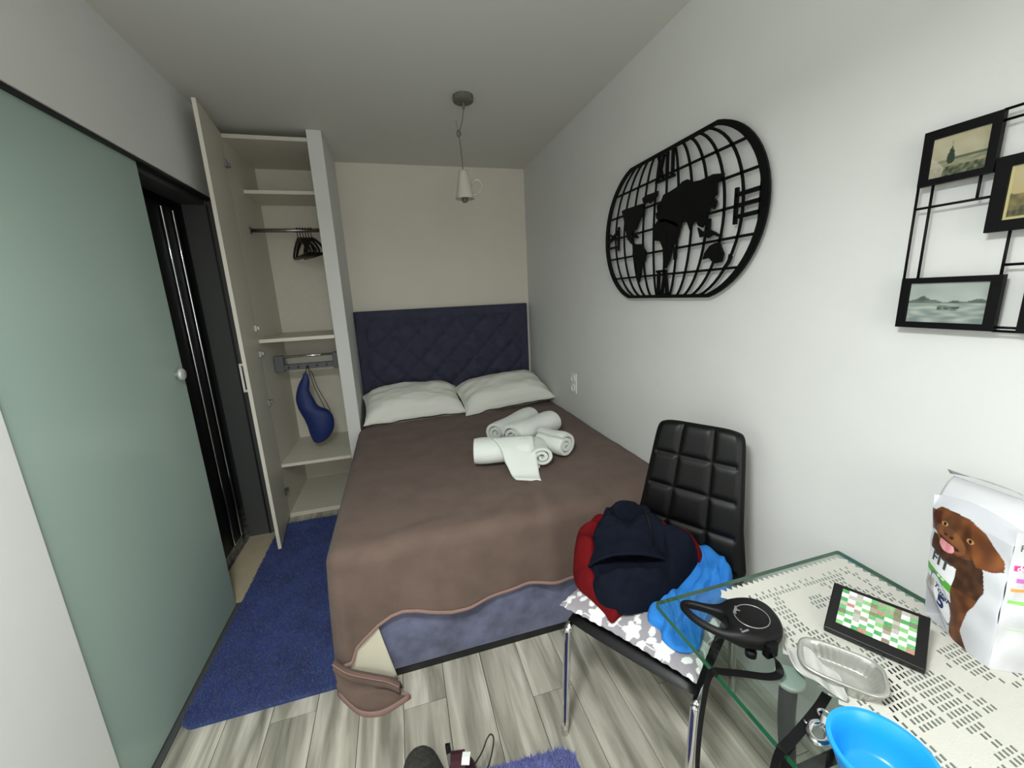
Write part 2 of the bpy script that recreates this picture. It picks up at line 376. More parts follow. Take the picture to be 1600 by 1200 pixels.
# black hangers on the upper rail
def hanger_mesh():
    m = MB()
    hk = [(0, -.001, 0)]
    arc = [(.0, .021*math.sin(a)*1.0, .0-.0+.021*math.cos(a)-.0055) for a in np.linspace(-1.9, 2.6, 14)]
    m.tube([(p[0], p[1], p[2]) for p in arc]+[(0, .0, -.03), (0, 0, -.055)], .003, 8)
    return m
h0 = None
lab = ['black plastic hanger nearest the left end of the upper rail', 'second black hanger from the left on the upper rail', 'third black hanger from the left on the upper rail',
       'fourth black hanger from the left on the upper rail', 'fifth black hanger from the left on the upper rail', 'sixth black hanger, closest to the white partition']
hang = None
for k in range(6):
    x0 = -.575+k*.017
    if hang is None:
        e = thing('clothes_hanger', lab[k], 'hanger', (x0, 3.15, 1.9), 'black hangers on the wardrobe rail')
        m = MB(); pth = [(0, .0165*math.sin(a), .05+.0165*math.cos(a)) for a in np.linspace(-1.6, 2.4, 14)]+[(0, .006, .025), (0, 0, .012), (0, 0, -.012)]
        m.v = []; m.tube(pth, .0028, 8); m.v = [(x0+p[0], 3.15+p[1], 1.9+p[2]) for p in m.v]; build('hook', m, 'black_plastic', e, smooth=True)
        m = MB(); body = [(0, 0, 0), (0, -.07, -.022), (0, -.15, -.06), (0, -.205, -.1), (0, -.2, -.115), (0, 0, -.118), (0, .2, -.115), (0, .205, -.1), (0, .15, -.06), (0, .07, -.022)]
        m.tube(body, .0075, 8, closed=True, flat=(.9, 1.3)); m.v = [(x0+p[0], 3.15+p[1], 1.9+p[2]) for p in m.v]; build('body', m, 'black_plastic', e, smooth=True)
        hang = e
    else:
        e = hang.copy(); C.objects.link(e); e['label'] = lab[k]; e.location = (x0, 3.15, 1.9); e.rotation_euler = (0, 0, (k % 3-1)*.08)
        for ch in hang.children:
            c = ch.copy(); C.objects.link(c); c.parent = e
for e in [o for o in bpy.data.objects if o.name.startswith('clothes_hanger')]: e.rotation_euler.z += .40

# blue drawstring bag hanging from the rack
t = thing('drawstring_bag', 'royal blue drawstring bag hanging in the wardrobe', 'bag', (-.63, 3.1, .46))
prof = [(.985, -.655, .012, .010), (.96, -.655, .02, .014), (.92, -.668, .034, .022), (.86, -.685, .044, .03), (.8, -.682, .058, .036), (.74, -.668, .068, .042), (.70, -.628, .095, .046), (.65, -.606, .098, .05), (.59, -.603, .09, .052), (.54, -.61, .078, .05), (.50, -.62, .058, .042), (.475, -.63, .036, .03), (.462, -.635, .008, .008)]
prof = catmull(prof, 4, closed=False)
m = MB(); seg = 20
V = [];
for (z, cx, rx, ry) in prof:
    for k in range(seg):
        a = 2*PI*k/seg; wv = 1+.10*nz(math.cos(a)*1.5, math.sin(a)*1.5, z*9); V.append((cx+rx*math.cos(a)*wv, 3.1+ry*math.sin(a)*wv, z))
n = len(prof); F = [(i*seg+k, i*seg+(k+1) % seg, (i+1)*seg+(k+1) % seg, (i+1)*seg+k) for i in range(n-1) for k in range(seg)]+[tuple(range(seg)), tuple((n-1)*seg+k for k in range(seg))]
m.add(V, F); build('pouch', m, 'bag_blue', t, smooth=True)
for dx in (0, .018):
    m = MB(); m.tube([(-.655+dx*.3, 3.1, .985), (-.645, 3.11, 1.01), (-.638, 3.118, 1.04), (-.625+dx, 3.1, .98), (-.605+dx, 3.09, .88), (-.565+dx*1.5, 3.07, .76), (-.545+dx*1.5, 3.062, .70)], .0022, 6); build('cord', m, 'black_plastic', t, smooth=True)

# ------------------------------------------------------------------ rugs
def tufts(x0, x1, y0, y1, z, n, h, wd_, rot=0., c=(0, 0), inside=None, rr=.05):
    m = MB(); V = []; F = []
    for i in range(n):
        x = random.uniform(x0, x1); y = random.uniform(y0, y1)
        if rr:
            dx = max(x0+rr-x, x-x1+rr, 0); dy = max(y0+rr-y, y-y1+rr, 0)
            if dx*dx+dy*dy > rr*rr: continue
        a = random.uniform(0, 2*PI); l = random.uniform(.3, 1)*h; ln = random.uniform(0, .8)*h; b = random.uniform(0, 2*PI)
        px, py = math.cos(a)*wd_, math.sin(a)*wd_
        k = len(V); V += [(x-px, y-py, z-.002), (x+px, y+py, z-.002), (x+math.cos(b)*ln, y+math.sin(b)*ln, z+l)]; F.append((k, k+1, k+2))
    if rot:
        cr, sr = math.cos(rot), math.sin(rot); V = [(c[0]+(p[0]-c[0])*cr-(p[1]-c[1])*sr, c[1]+(p[0]-c[0])*sr+(p[1]-c[1])*cr, p[2]) for p in V]
    m.add(V, F); return m
def rrect(x0, x1, y0, y1, r, k=6):
    P = []
    for cx, cy, a0 in ((x1-r, y1-r, 0), (x0+r, y1-r, PI/2), (x0+r, y0+r, PI), (x1-r, y0+r, 1.5*PI)):
        for i in range(k+1): a = a0+PI/2*i/k; P.append((cx+r*math.cos(a), cy+r*math.sin(a)))
    return P
t = thing('rug', 'long deep blue shaggy rug beside the bed', 'rug', (-.58, 2.1, 0))
m = MB(); m.prism(rrect(-.882, -.26, 1.425, 2.80, .04), 0.0005, .016); build('backing', m, 'rug_blue', t)
m = tufts(-.887, -.25, 1.42, 2.805, .016, 90000, .011, .0035, rr=.045); build('pile', m, 'rug_tuft', t, recalc=False, kind='stuff')
t = thing('floor_mat', 'small periwinkle blue shaggy mat beside the shoes', 'rug', (.14, .66, 0))
cr0 = (.41, .955); rot0 = math.radians(-4)
def rotp(P, c, a): return [(c[0]+(p[0]-c[0])*math.cos(a)-(p[1]-c[1])*math.sin(a), c[1]+(p[0]-c[0])*math.sin(a)+(p[1]-c[1])*math.cos(a)) for p in P]
m = MB(); m.prism(rotp(rrect(-.22, .41, .45, .95, .05), cr0, rot0), .0005, .016); build('backing', m, 'mat_tuft', t)
m = tufts(-.22, .41, .45, .95, .016, 26000, .02, .003, rot=rot0, c=cr0, rr=.05); build('pile', m, 'mat_tuft', t, recalc=False, kind='stuff')

# ------------------------------------------------------------------ bed
BXL, BXR, BY0 = -.305, 1.10, 1.405
bed = thing('bed', 'double bed with slate blue upholstered base and diamond quilted headboard', 'bed', (.4, 2.5, 0))
m = MB(); m.box((BXL, BY0, .03), (BXR, 3.42, .34), .012); build('base', m, 'bed_fabric', bed, smooth=True, autos=.5)
m = MB(); m.box((BXL+.006, BY0+.004, .0), (BXR-.006, 3.42, .03)); build('plinth', m, 'gasket', bed, label='black plinth strip')
m = MB(); m.box((BXL+.005, BY0+.01, .34), (BXR-.005, 3.42, .565), .04); build('mattress', m, 'sheet', bed, smooth=True, autos=.9)
def sheetfn(u, v):
    z = .30-.285*v; xr = -.19+.055*v; x = BXL-.012+(xr-(BXL-.012))*u
    return (x, BY0-.010-.006*math.sin(u*7+v*2)-.008*v, z)
m = MB(); m.grid(12, 12, sheetfn); build('sheet_corner', m, 'sheet', bed, smooth=True, solid=.003, label='cream sheet hanging at the foot corner')
# headboard with diamond quilting
HX0, HX1, HZ0, HZ1, HYF = -.314, 1.128, .30, 1.385, 3.435
def hb(u, v):
    x = HX0+(HX1-HX0)*u; z = HZ0+(HZ1-HZ0)*v
    ed = min(x-HX0, HX1-x, HZ1-z)
    y = HYF
    if ed < .012: y += .02*(1-math.sqrt(max(0, 1-(1-ed/.012)**2)))
    if ed > .07:
        sx, sz = .235, .235
        a = ((x-.397)/sx+(z-.95)/sz); b = ((x-.397)/sx-(z-.95)/sz)
        da = abs(a-round(a)); db = abs(b-round(b)); g = min(da, db)
        y -= .026*min(1, (g/.30))**.6 - .006
        if da < .12 and db < .12: y += .006
        k = min(1, (ed-.07)/.015); y = HYF*(1-k)+y*k
    else: y -= 0.004
    return (x, y, z)
m = MB(); m.grid(180, 140, hb)
hbk = build('headboard', m, 'head_fabric', bed, smooth=True, recalc=False)
m = MB(); m.box((HX0, HYF+.02, HZ0), (HX1, YB-.004, HZ1), .01); m.box((HX0, HYF+.004, HZ0), (HX0+.004, HYF+.03, HZ1)); build('headboard_back', m, 'head_fabric', bed)

# blanket
TZ = .588
TX0, TX1, TY0, TY1 = -.272, 1.160, 1.455, 3.28
hemx = [-.40, -.345, -.30, -.24, -.182, -.13, -.085, -.03, .03, .09, .16, .235, .32, .40, .482, .58, .8, 1.2]
hemz = [.10, .125, .165, .225, .275, .305, .318, .312, .292, .274, .272, .282, .288, .298, .302, .295, .27, .25]
def topz(x, y):
    z = TZ+.006*nz(x, y, 0, 2.2)+.004*nz(x*1.4, y*3, 4, 3)
    # long creases towards the foot
    for (ax, ay, bx, by, am, wv) in ((.60, 1.86, .52, 1.42, .014, .034), (-.12, 1.44, .15, 1.50, .007, .028), (.30, 1.43, .46, 1.58, .010, .030), (.75, 1.45, .86, 1.66, .010, .032)):
        dx, dy = bx-ax, by-ay; L_ = dx*dx+dy*dy; tt = max(0, min(1, ((x-ax)*dx+(y-ay)*dy)/L_)); d = math.hypot(x-ax-dx*tt, y-ay-dy*tt)
        z += am*math.exp(-(d/wv)**2)*math.sin(PI*(.15+.7*tt))-am*.6*math.exp(-((d-wv*1.7)/wv)**2)*.5
    return z
NX, NY = 110, 130
m = MB(); V = []; F = []
for j in range(NY+1):
    for i in range(NX+1):
        x = TX0+(TX1-TX0)*i/NX; y = TY1+(TY0-TY1)*j/NY; V.append((x, y, topz(x, y)))
F = [(j*(NX+1)+i, j*(NX+1)+i+1, (j+1)*(NX+1)+i+1, (j+1)*(NX+1)+i) for j in range(NY) for i in range(NX)]
# skirt: ordered boundary = left side (head to foot), corner fan, front (left to right)
cols = []
for j in range(NY+1): cols.append((j*(NX+1), (-1, 0)))
for a in np.linspace(0, PI/2, 10)[1:-1]: cols.append((NY*(NX+1), (-math.cos(a), -math.sin(a))))
for i in range(NX+1): cols.append((NY*(NX+1)+i, (0, -1)))
K = 26; R_ = .062; hem_pts = []
sk = []
for ci, (vi, (ox, oy)) in enumerate(cols):
    bx, by, bz = V[vi]; col_ = [vi]
    cornerness = 1 if (ox and oy) else 0
    if oy == 0: hz = interp(by, [1.45, 1.6, 1.9, 2.6, 2.9, 3.3], [.10, .05, .03, .05, .15, .25])
    elif ox == 0: hz = interp(bx, hemx, hemz)
    else:
        f = math.atan2(-oy, -ox)/(PI/2); hz = .10*(1-f)+interp(bx, hemx, hemz)*f*1.0
        hz = .10+(.165-.10)*f
    if oy == 0 and by > 2.915: hz = max(hz, .40)
    if ox == 0 and bx > 1.09: hz = .50
    for k in range(1, K+1):
        q = k/K
        if q <= .3:
            a = q/.3*PI/2; off = R_*math.sin(a); z = bz-R_*(1-math.cos(a))
            if oy == 0 and by > 2.90: off *= .3
        else:
            d = (q-.3)/.7; z = (bz-R_)+(hz-(bz-R_))*d
            s_ = by*1.0 if oy == 0 else bx
            off = R_+ (.012*nz(s_*5, z*2, 3)+.010*math.sin(s_*11+1.3)*(1 if ox == 0 else .5))*d + .018*d
            if ox == 0:
                off += .020*d*math.exp(-((bx-.52)/.06)**2)-.012*d*math.exp(-((bx-.42)/.05)**2)+.016*d*math.exp(-((bx-.17)/.07)**2)
                if bx > 1.09: off = min(off, .06)
            if oy == 0 and by > 2.90: off = .3*R_*1.0
            if cornerness: off += .015*d
        V.append((bx+ox*off, by+oy*off, z)); col_.append(len(V)-1)
    sk.append(col_); hem_pts.append(V[-1])
for a, b in zip(sk[:-1], sk[1:]):
    for k in range(K):
        f = (a[k], a[k+1], b[k+1], b[k]); F.append(f if len(set(f)) == 4 else tuple(dict.fromkeys(f)))
m.add(V, F)
bl = build('blanket', m, 'blanket', smooth=True, recalc=True, solid=.006, soff=0)
tag(bl, 'brown wool blanket spread over the bed, one corner trailing on the floor', 'blanket')
hp = [p for i, p in enumerate(hem_pts) if i >= 60]
m = MB(); m.tube(hp[::1], .0075, 8, flat=(.8, 1.25)); build('hem', m, 'blanket_hem', bl, smooth=True, label='pinkish brown bound hem')
# trailing corner on the floor
A = [(-.375, 1.50, .16), (-.372, 1.44, .12), (-.368, 1.40, .085), (-.345, 1.375, .07)]
ridge = catmull([(-.348, 1.380, .168), (-.295, 1.360, .128), (-.22, 1.348, .092), (-.165, 1.337, .070), (-.125, 1.322, .048)], 5, closed=False)
fold = catmull([(-.352, 1.380, .075), (-.30, 1.360, .05), (-.235, 1.347, .035), (-.175, 1.335, .025), (-.135, 1.322, .012)], 5, closed=False)
fr_ = catmull([(-.354, 1.385, .02), (-.312, 1.335, .008), (-.262, 1.285, .006), (-.19, 1.265, .006), (-.095, 1.295, .006)], 5, closed=False)
def rows(*R): return R
m = MB(); n_ = len(ridge)
bk = [(p[0]+.004, p[1]+.018, max(.012, p[2]-.05)) for p in ridge]
RW = [bk, [(p[0], p[1]+.006, p[2]+.004) for p in ridge], [(p[0]-.003, p[1]-.022, p[2]-.004) for p in ridge], [(p[0]-.002, p[1]-.012, p[2]-.028) for p in ridge], [(p[0], p[1]+.01, p[2]) for p in fold]]
for q in (.2, .4, .6, .8, 1.0): RW.append([tuple(f[d]*(1-q)+g[d]*q+(.006*math.sin(q*5+i*.5)*(1-q) if d == 2 else 0) for d in range(3)) for i, (f, g) in enumerate(zip(fold, fr_))])
V = [p for r in RW for p in r]; F = [(j*n_+i, j*n_+i+1, (j+1)*n_+i+1, (j+1)*n_+i) for j in range(len(RW)-1) for i in range(n_-1)]
m.add(V, F); build('trailing_corner', m, 'blanket', bl, smooth=True, solid=.006, soff=0)
m = MB(); hp2 = [(p[0], p[1], p[2]+.003) for p in fr_]+[tuple(RW[j][-1]) for j in (8, 7, 6, 5)]
m.tube(hp2, .010, 8, flat=(.45, 1.4)); build('hem', m, 'blanket_hem', bl, smooth=True)
m = MB(); m.ribbon([(p[0]-.002, p[1]-.010, p[2]+.006) for p in ridge], (0, -.8, .3), .026, .004); build('hem', m, 'blanket_hem', bl)

# pillows
def pillow(name, label, c, L_, W_, T_, rz, tilt, seed, tx=0):
    m = MB(); nu, nv = 44, 30
    def shp(u, v, sgn):
        a = 2*u-1; b = 2*v-1
        ex = 1-.06*(1-abs(b))*0; pin = 1-.10*(1-b*b)*abs(a)**6; pinb = 1-.12*(1-a*a)*abs(b)**6
        x = a*L_/2*(1-.07*(1-abs(b)**2)*(abs(a)**3)); y = b*W_/2*(1-.09*(1-abs(a)**2)*(abs(b)**3))
        h = max(0, (1-abs(a)**3.2))**.55*max(0, (1-abs(b)**3.2))**.55
        z = sgn*T_/2*h*(1+.10*nz(a*2, b*2, seed))*(1.2 if sgn > 0 else .55)
        edge = (1-h)
        z += .006*nz(a*5, b*9, seed+3)+.012*nz(a*3, b*3, seed+9)*(.5+.5*edge)
        z += .008*math.sin(b*14+a*3+seed)*math.exp(-((abs(a)-.85)/.2)**2)*h
        return (x, y, z)
    m.grid(nu, nv, lambda u, v: shp(u, v, 1)); m.grid(nu, nv, lambda u, v: shp(u, v, -1), True)
    R = Matrix.Rotation(rz, 4, 'Z') @ Matrix.Rotation(tilt, 4, 'X') @ Matrix.Rotation(tx, 4, 'Y'); m.v = [tuple(Vector(c)+(R @ Vector(p))) for p in m.v]
    # settle on the blanket
    zl = min(p[2] for p in m.v)
    o = build(name, m, 'pillow', smooth=True)
    wl = o.modifiers.new('weld', 'WELD'); wl.merge_threshold = .0005
    return tag(o, label, 'pillow', 'white pillows against the headboard')
pillow('pillow', 'white pillow by the wardrobe side of the bed', (.068, 3.12, .668), .75, .46, .23, math.radians(3), math.radians(15), 2)
pillow('pillow', 'white pillow by the right wall of the bed', (.786, 3.12, .676), .745, .46, .23, math.radians(4), math.radians(15), 11, math.radians(-4))

# towels
def towel_roll(m, p0, p1, r, turns=2.3, fl=.8, spread=0., ph=0.):
    p0 = Vector(p0); p1 = Vector(p1); ax = (p1-p0).normalized(); sd = ax.cross(Vector((0, 0, 1))).normalized(); up = Vector((0, 0, 1))
    n = 90; th = r*.30; prof = []
    for i in range(n+1):
        a = ph+turns*2*PI*i/n; rad = r*(.22+.78*i/n); prof.append((math.cos(a)*rad, math.sin(a)*rad))
    inn = [(x*(1-th/max(1e-4, math.hypot(x, y))*.8), y*(1-th/max(1e-4, math.hypot(x, y))*.8)) for x, y in prof]
    nl = 10; V = []; cnt = 2*(n+1); ring = prof+inn[::-1]
    for j in range(nl+1):
        q = j/nl; c = p0.lerp(p1, q); k = 1+.05*math.sin(q*7+ph)+(.02*nz(q*4, ph, 1))
        sc = 1-.06*(abs(2*q-1)**6)
        for (x, y) in ring: V.append(c+sd*x*k*sc+up*(y*fl*k*sc))
    F = [(j*cnt+i, j*cnt+(i+1) % cnt, (j+1)*cnt+(i+1) % cnt, (j+1)*cnt+i) for j in range(nl) for i in range(cnt)]
    for j in (0, nl):
        for i in range(n): F.append((j*cnt+i, j*cnt+i+1, j*cnt+cnt-2-i, j*cnt+cnt-1-i))
    m.add(V, F)
bz0 = TZ+.006
t = thing('towel', 'white towel rolled from both sides, lying at the back of the towel pile', 'towel', (.69, 2.25, bz0), 'white towels on the bed')
m = MB(); towel_roll(m, (.50, 2.20, .668), (.80, 2.44, .672), .080, fl=.85, ph=2.0); build('roll', m, 'towel', t, smooth=True, autos=1.0)
m = MB(); towel_roll(m, (.555, 2.04, .690), (.870, 2.24, .680), .084, fl=.90, ph=1.2); build('roll', m, 'towel', t, smooth=True, autos=1.0)
t = thing('towel', 'white towel with a loose flap, front left of the towel pile', 'towel', (.48, 1.9, bz0), 'white towels on the bed')
m = MB(); towel_roll(m, (.325, 1.96, .668), (.60, 1.89, .668), .092, fl=.78, ph=.6); build('roll', m, 'towel', t, smooth=True, autos=1.0)
def flap(u, v):
    wv = 1-.5*v; x = .415+.21*u*wv+.06*v; y = 1.93-.03*u-.215*v-.03*u*v; q = min(1, max(0, (1.93-y)/.11)); z = .745-.055*q*q if q < 1 else .69
    if q >= 1: z = .69-(.69-.604)*min(1, (v-.40)/.42)
    z += .008*math.sin(u*6+v*4)*min(1, v*2)*(1-v)
    return (x, y, z)
m = MB(); m.grid(14, 14, flap); build('flap', m, 'towel', t, smooth=True, solid=.010, soff=-1)
t = thing('towel', 'white rolled towel with its spiral end showing, front right of the pile', 'towel', (.72, 1.9, bz0), 'white towels on the bed')
m = MB(); towel_roll(m, (.635, 1.785, .658), (.66, 1.96, .658), .072, fl=.85, ph=2.6); build('roll', m, 'towel', t, smooth=True, autos=1.0)
m = MB(); towel_roll(m, (.80, 1.86, .668), (.715, 2.02, .665), .080, fl=.88, ph=.2); build('roll', m, 'towel', t, smooth=True, autos=1.0)

# ------------------------------------------------------------------ wall socket
t = thing('wall_socket', 'white double wall socket beside the bed', 'socket', (XR, 2.55, .78))
m = MB(); m.box((XR-.010, 2.51, .765), (XR-.0005, 2.595, .905), .003); build('plate', m, 'white_plastic', t)
for z in (.80, .868):
    m = MB(); m.lathe([(.026, 0), (.026, .006), (.021, .006), (.019, .0015), (0, .0015)], (0, 0, 0), 24); m.v = [(XR-.010-p[2], 2.5525+p[0], z+p[1]) for p in m.v]; s_ = build('outlet', m, 'white_plastic', t, smooth=True, autos=.5)
    for dy in (-.0095, .0095):
        mm = MB(); mm.tube([(XR-.0118, 2.5525+dy, z), (XR-.0122, 2.5525+dy, z)], .003, 8); build('pin_hole', mm, 'gasket', s_)

# ------------------------------------------------------------------ pendant lamp
px, py = .46, 2.35
t = thing('pendant_lamp', 'pendant lamp with an upside-down white teacup shade', 'lamp', (px, py, ZC))
m = MB(); m.lathe([(0, -.03), (.048, -.03), (.053, -.026), (.053, 0)], (px, py, ZC), 32); build('ceiling_rose', m, 'lamp_grey', t, smooth=True, autos=.7)
m = MB(); m.tube([(px, py, ZC-.03), (px, py, ZC-.06)], .007, 10); build('cord_grip', m, 'cord', t, smooth=True)
m = MB(); m.tube(catmull([(px, py, ZC-.05), (px-.01, py, ZC-.11), (px-.028, py, 2.325), (px-.034, py, 2.30), (px-.03, py, 2.25), (px-.025, py, 2.12)], 6, closed=False), .0028, 8); cd = build('cord', m, 'cord', t, smooth=True)
m = MB(); m.tube([(px-.034+.010*math.cos(a), py+.006*math.sin(2*a), 2.31+.014*math.sin(a)) for a in np.linspace(0, 2*PI, 16)[:-1]], .0035, 6, closed=True); build('knot', m, 'cord', cd, smooth=True)
m = MB(); m.tube([(px-.034, py, 2.31), (px-.04, py, 2.335), (px-.046, py, 2.36), (px-.042, py, 2.372)], .0016, 6); build('cord_end', m, 'cord', cd, smooth=True)
cx, cy = px-.025, py
m = MB(); m.lathe([(.004, 2.13), (.02, 2.13), (.024, 2.125), (.03, 2.09), (.04, 2.04), (.05, 1.995), (.052, 1.985), (.049, 1.985), (.037, 2.04), (.026, 2.09), (.018, 2.118), (.004, 2.12)], (cx, cy, 0), 32)
cup = build('cup_shade', m, 'porcelain', t, smooth=True, autos=.9)
m = MB(); m.tube(catmull([(cx+.038, cy, 2.055), (cx+.066, cy, 2.085), (cx+.093, cy, 2.07), (cx+.092, cy, 2.035), (cx+.07, cy, 2.012), (cx+.046, cy, 2.008)], 6, closed=False), .0068, 8, flat=(1.3, .8)); build('cup_handle', m, 'porcelain', cup, smooth=True)
m = MB(); m.lathe([(0, 1.965), (.012, 1.968), (.018, 1.98), (.016, 1.995), (.012, 2.02), (.012, 2.1)], (cx, cy, 0), 20); build('bulb', m, 'lamp_grey', t, smooth=True)

# ------------------------------------------------------------------ world map wall clock  (u to the right as seen = -Y, v up)
MCY, MCZ, MX0, MX1 = 1.5565, 1.7165, XR-.032, XR-.024
def mp(u, v, d): return (MX0+d*(MX1-MX0), MCY-u, MCZ+v)
mc = thing('map_wall_clock', 'black metal world map wall clock with roman numerals', 'wall clock', (XR, MCY, MCZ-.30))
HW, FH, HT = .5045, .272, .300          # half width at the middle, half width of the flats, half height
def sidearc(hw, fh, ht, n=28, sgn=1):
    sg = hw-fh; R = (ht*ht+sg*sg)/(2*sg) if abs(sg) > 1e-6 else 1e6
    a0 = math.asin(min(1, ht/R)); return [(sgn*(hw-R+R*math.cos(a)), R*math.sin(a)) for a in np.linspace(-a0, a0, n)]
def ring(mm, hw, fh, ht, bw, bh):
    o = sidearc(hw, fh, ht)+[(-p[0], p[1]) for p in sidearc(hw, fh, ht)[::-1]]
    i = sidearc(hw-bw, fh-bw*.35, ht-bh)+[(-p[0], p[1]) for p in sidearc(hw-bw, fh-bw*.35, ht-bh)[::-1]]
    n = len(o); V = [mp(p[0], p[1], d) for d in (0, 1) for p in o]+[mp(p[0], p[1], d) for d in (0, 1) for p in i]
    F = []
    for k in range(n):
        j = (k+1) % n; F += [(k, j, 2*n+j, 2*n+k), (n+k, 3*n+k, 3*n+j, n+j), (k, n+k, n+j, j), (2*n+k, 2*n+j, 3*n+j, 3*n+k)]
    mm.add(V, F)
m = MB(); ring(m, HW, FH, HT, .030, .014); build('rim', m, 'black_metal', mc)
BW = .0045
def strip(mm, pts, hw):
    n = len(pts); V = []
    for d in (0.15, .85):
        for i, p in enumerate(pts):
            q0 = pts[max(0, i-1)]; q1 = pts[min(n-1, i+1)]; tx, ty = q1[0]-q0[0], q1[1]-q0[1]; l = math.hypot(tx, ty); nx_, ny_ = -ty/l*hw, tx/l*hw
            V += [mp(p[0]+nx_, p[1]+ny_, d), mp(p[0]-nx_, p[1]-ny_, d)]
    F = []; o = 2*n
    for i in range(n-1):
        a, b, c, e = 2*i, 2*i+1, 2*i+3, 2*i+2
        F += [(a, b, c, e), (o+a, o+e, o+c, o+b), (a, e, o+e, o+a), (b, o+b, o+c, c)]
    F += [(0, o, o+1, 1), (2*n-2, 2*n-1, o+2*n-1, o+2*n-2)]
    mm.add(V, F)
NM = 12
for k in range(1, NM):
    f = (k/NM)*2-1; m = MB(); pts = sidearc(HW-.02, FH-.006, HT-.008, 24); pts = [(p[0]*f, p[1]) for p in pts]; strip(m, pts, BW); build('meridian', m, 'black_metal', mc)
for v in (-.2, -.1, 0., .1, .2):
    sg = HW-FH; R = (HT*HT+sg*sg)/(2*sg); e = HW-R+math.sqrt(R*R-v*v)-.012; m = MB(); strip(m, [(-e, v), (0, v), (e, v)], BW); build('parallel', m, 'black_metal', mc)
CONT = [[(-0.3434, 0.1246), (-0.3103, 0.1281), (-0.2733, 0.1256), (-0.2209, 0.1246), (-0.1655, 0.1224), (-0.1527, 0.0873), (-0.1633, 0.0699), (-0.1846, 0.062), (-0.2029, 0.0397), (-0.2172, 0.021), (-0.2508, 0.0122), (-0.2565, -0.0035), (-0.2429, -0.0345), (-0.2145, -0.0531), (-0.2298, -0.0545), (-0.2618, -0.0363), (-0.2899, -0.0131), (-0.3077, 0.0336), (-0.3239, 0.0829)], [(-0.1692, 0.1448), (-0.1416, 0.1523), (-0.0984, 0.1498), (-0.0572, 0.1504), (-0.0613, 0.1317), (-0.0813, 0.1216), (-0.1125, 0.1112), (-0.1294, 0.1246), (-0.1483, 0.1157), (-0.1628, 0.1264)], [(-0.236, -0.0563), (-0.2147, -0.0481), (-0.1728, -0.0517), (-0.1308, -0.0936), (-0.1379, -0.1266), (-0.1629, -0.1505), (-0.1701, -0.1913), (-0.1822, -0.2259), (-0.2003, -0.1913), (-0.2114, -0.1383), (-0.2409, -0.0952)], [(-0.0808, 0.0055), (-0.0509, 0.029), (-0.0037, 0.0294), (0.07, 0.0022), (0.096, -0.023), (0.0882, -0.0551), (0.0575, -0.0879), (0.0398, -0.1428), (0.0153, -0.1765), (-0.0007, -0.1557), (-0.008, -0.0919), (-0.0285, -0.0594), (-0.0675, -0.0512)], [(-0.0591, 0.0394), (-0.0654, 0.0613), (-0.0305, 0.0707), (-0.0367, 0.0937), (-0.014, 0.1259), (0.0259, 0.1278), (0.0769, 0.1359), (0.1018, 0.1469), (0.1286, 0.1478), (0.1588, 0.131), (0.2042, 0.1256), (0.2647, 0.1294), (0.314, 0.1189), (0.2975, 0.1013), (0.2831, 0.0932), (0.2845, 0.0572), (0.2711, 0.0531), (0.2749, 0.028), (0.2549, 0.015), (0.2378, -0.0205), (0.2229, -0.0434), (0.2012, -0.0334), (0.1859, -0.01), (0.1631, -0.0245), (0.1587, -0.0478), (0.1397, -0.0112), (0.1072, 0.0026), (0.0982, -0.0233), (0.0571, -0.0068), (0.009, 0.0163), (-0.0276, 0.0176)], [(0.2415, -0.1377), (0.2654, -0.1146), (0.2931, -0.1067), (0.312, -0.1067), (0.3182, -0.1198), (0.334, -0.1474), (0.3265, -0.1764), (0.2939, -0.1787), (0.2651, -0.1556), (0.2338, -0.1592)], [(0.1978, -0.0394), (0.2212, -0.0573), (0.249, -0.0571), (0.2521, -0.0167), (0.2613, -0.0196), (0.2606, -0.0558), (0.29, -0.0696), (0.3241, -0.0912), (0.3044, -0.0872), (0.2819, -0.0765), (0.2558, -0.0854), (0.2367, -0.0763), (0.2132, -0.0775)], [(0.2769, 0.0458), (0.2881, 0.0343), (0.2827, 0.0173), (0.2747, 0.0098), (0.2683, 0.0233)], [(0.3607, -0.1527), (0.3727, -0.1623), (0.3633, -0.182), (0.3453, -0.2003), (0.3366, -0.1959), (0.3561, -0.1741)], [(0.0629, -0.1001), (0.0804, -0.0907), (0.0792, -0.142), (0.0657, -0.1451)], [(-0.0591, 0.0896), (-0.0418, 0.0962), (-0.0353, 0.0672), (-0.0528, 0.0648)], [(-0.2628, -0.0051), (-0.2162, -0.0052), (-0.196, -0.0227), (-0.2342, -0.0175)]]
for P in CONT:
    m = MB(); m.prism(P, 0, 1, lambda u, v, d: mp(u, v, d*1.1-.05)); build('continent', m, 'black_metal', mc)
def numeral(strokes, c, rot):
    m = MB()
    for (x0, y0, x1, y1, wv) in strokes:
        dx, dy = x1-x0, y1-y0; l = math.hypot(dx, dy); nx_, ny_ = -dy/l*wv/2, dx/l*wv/2
        P = [(x0+nx_, y0+ny_), (x0-nx_, y0-ny_), (x1-nx_, y1-ny_), (x1+nx_, y1+ny_)]
        P = [(c[0]+x*math.cos(rot)-y*math.sin(rot), c[1]+x*math.sin(rot)+y*math.cos(rot)) for x, y in P]
        m.prism(P, 0, 1, lambda u, v, d: mp(u, v, d*1.2-.1))
    build('numeral', m, 'black_metal', mc)
h = .05; S = .011
numeral([(-.062, -h, -.022, h, S*1.3), (-.022, -h, -.062, h, .006), (.0, -h, .0, h, S), (.035, -h, .035, h, S), (-.075, -h, .05, -h, .01)], (.0, .235), 0)           # XII
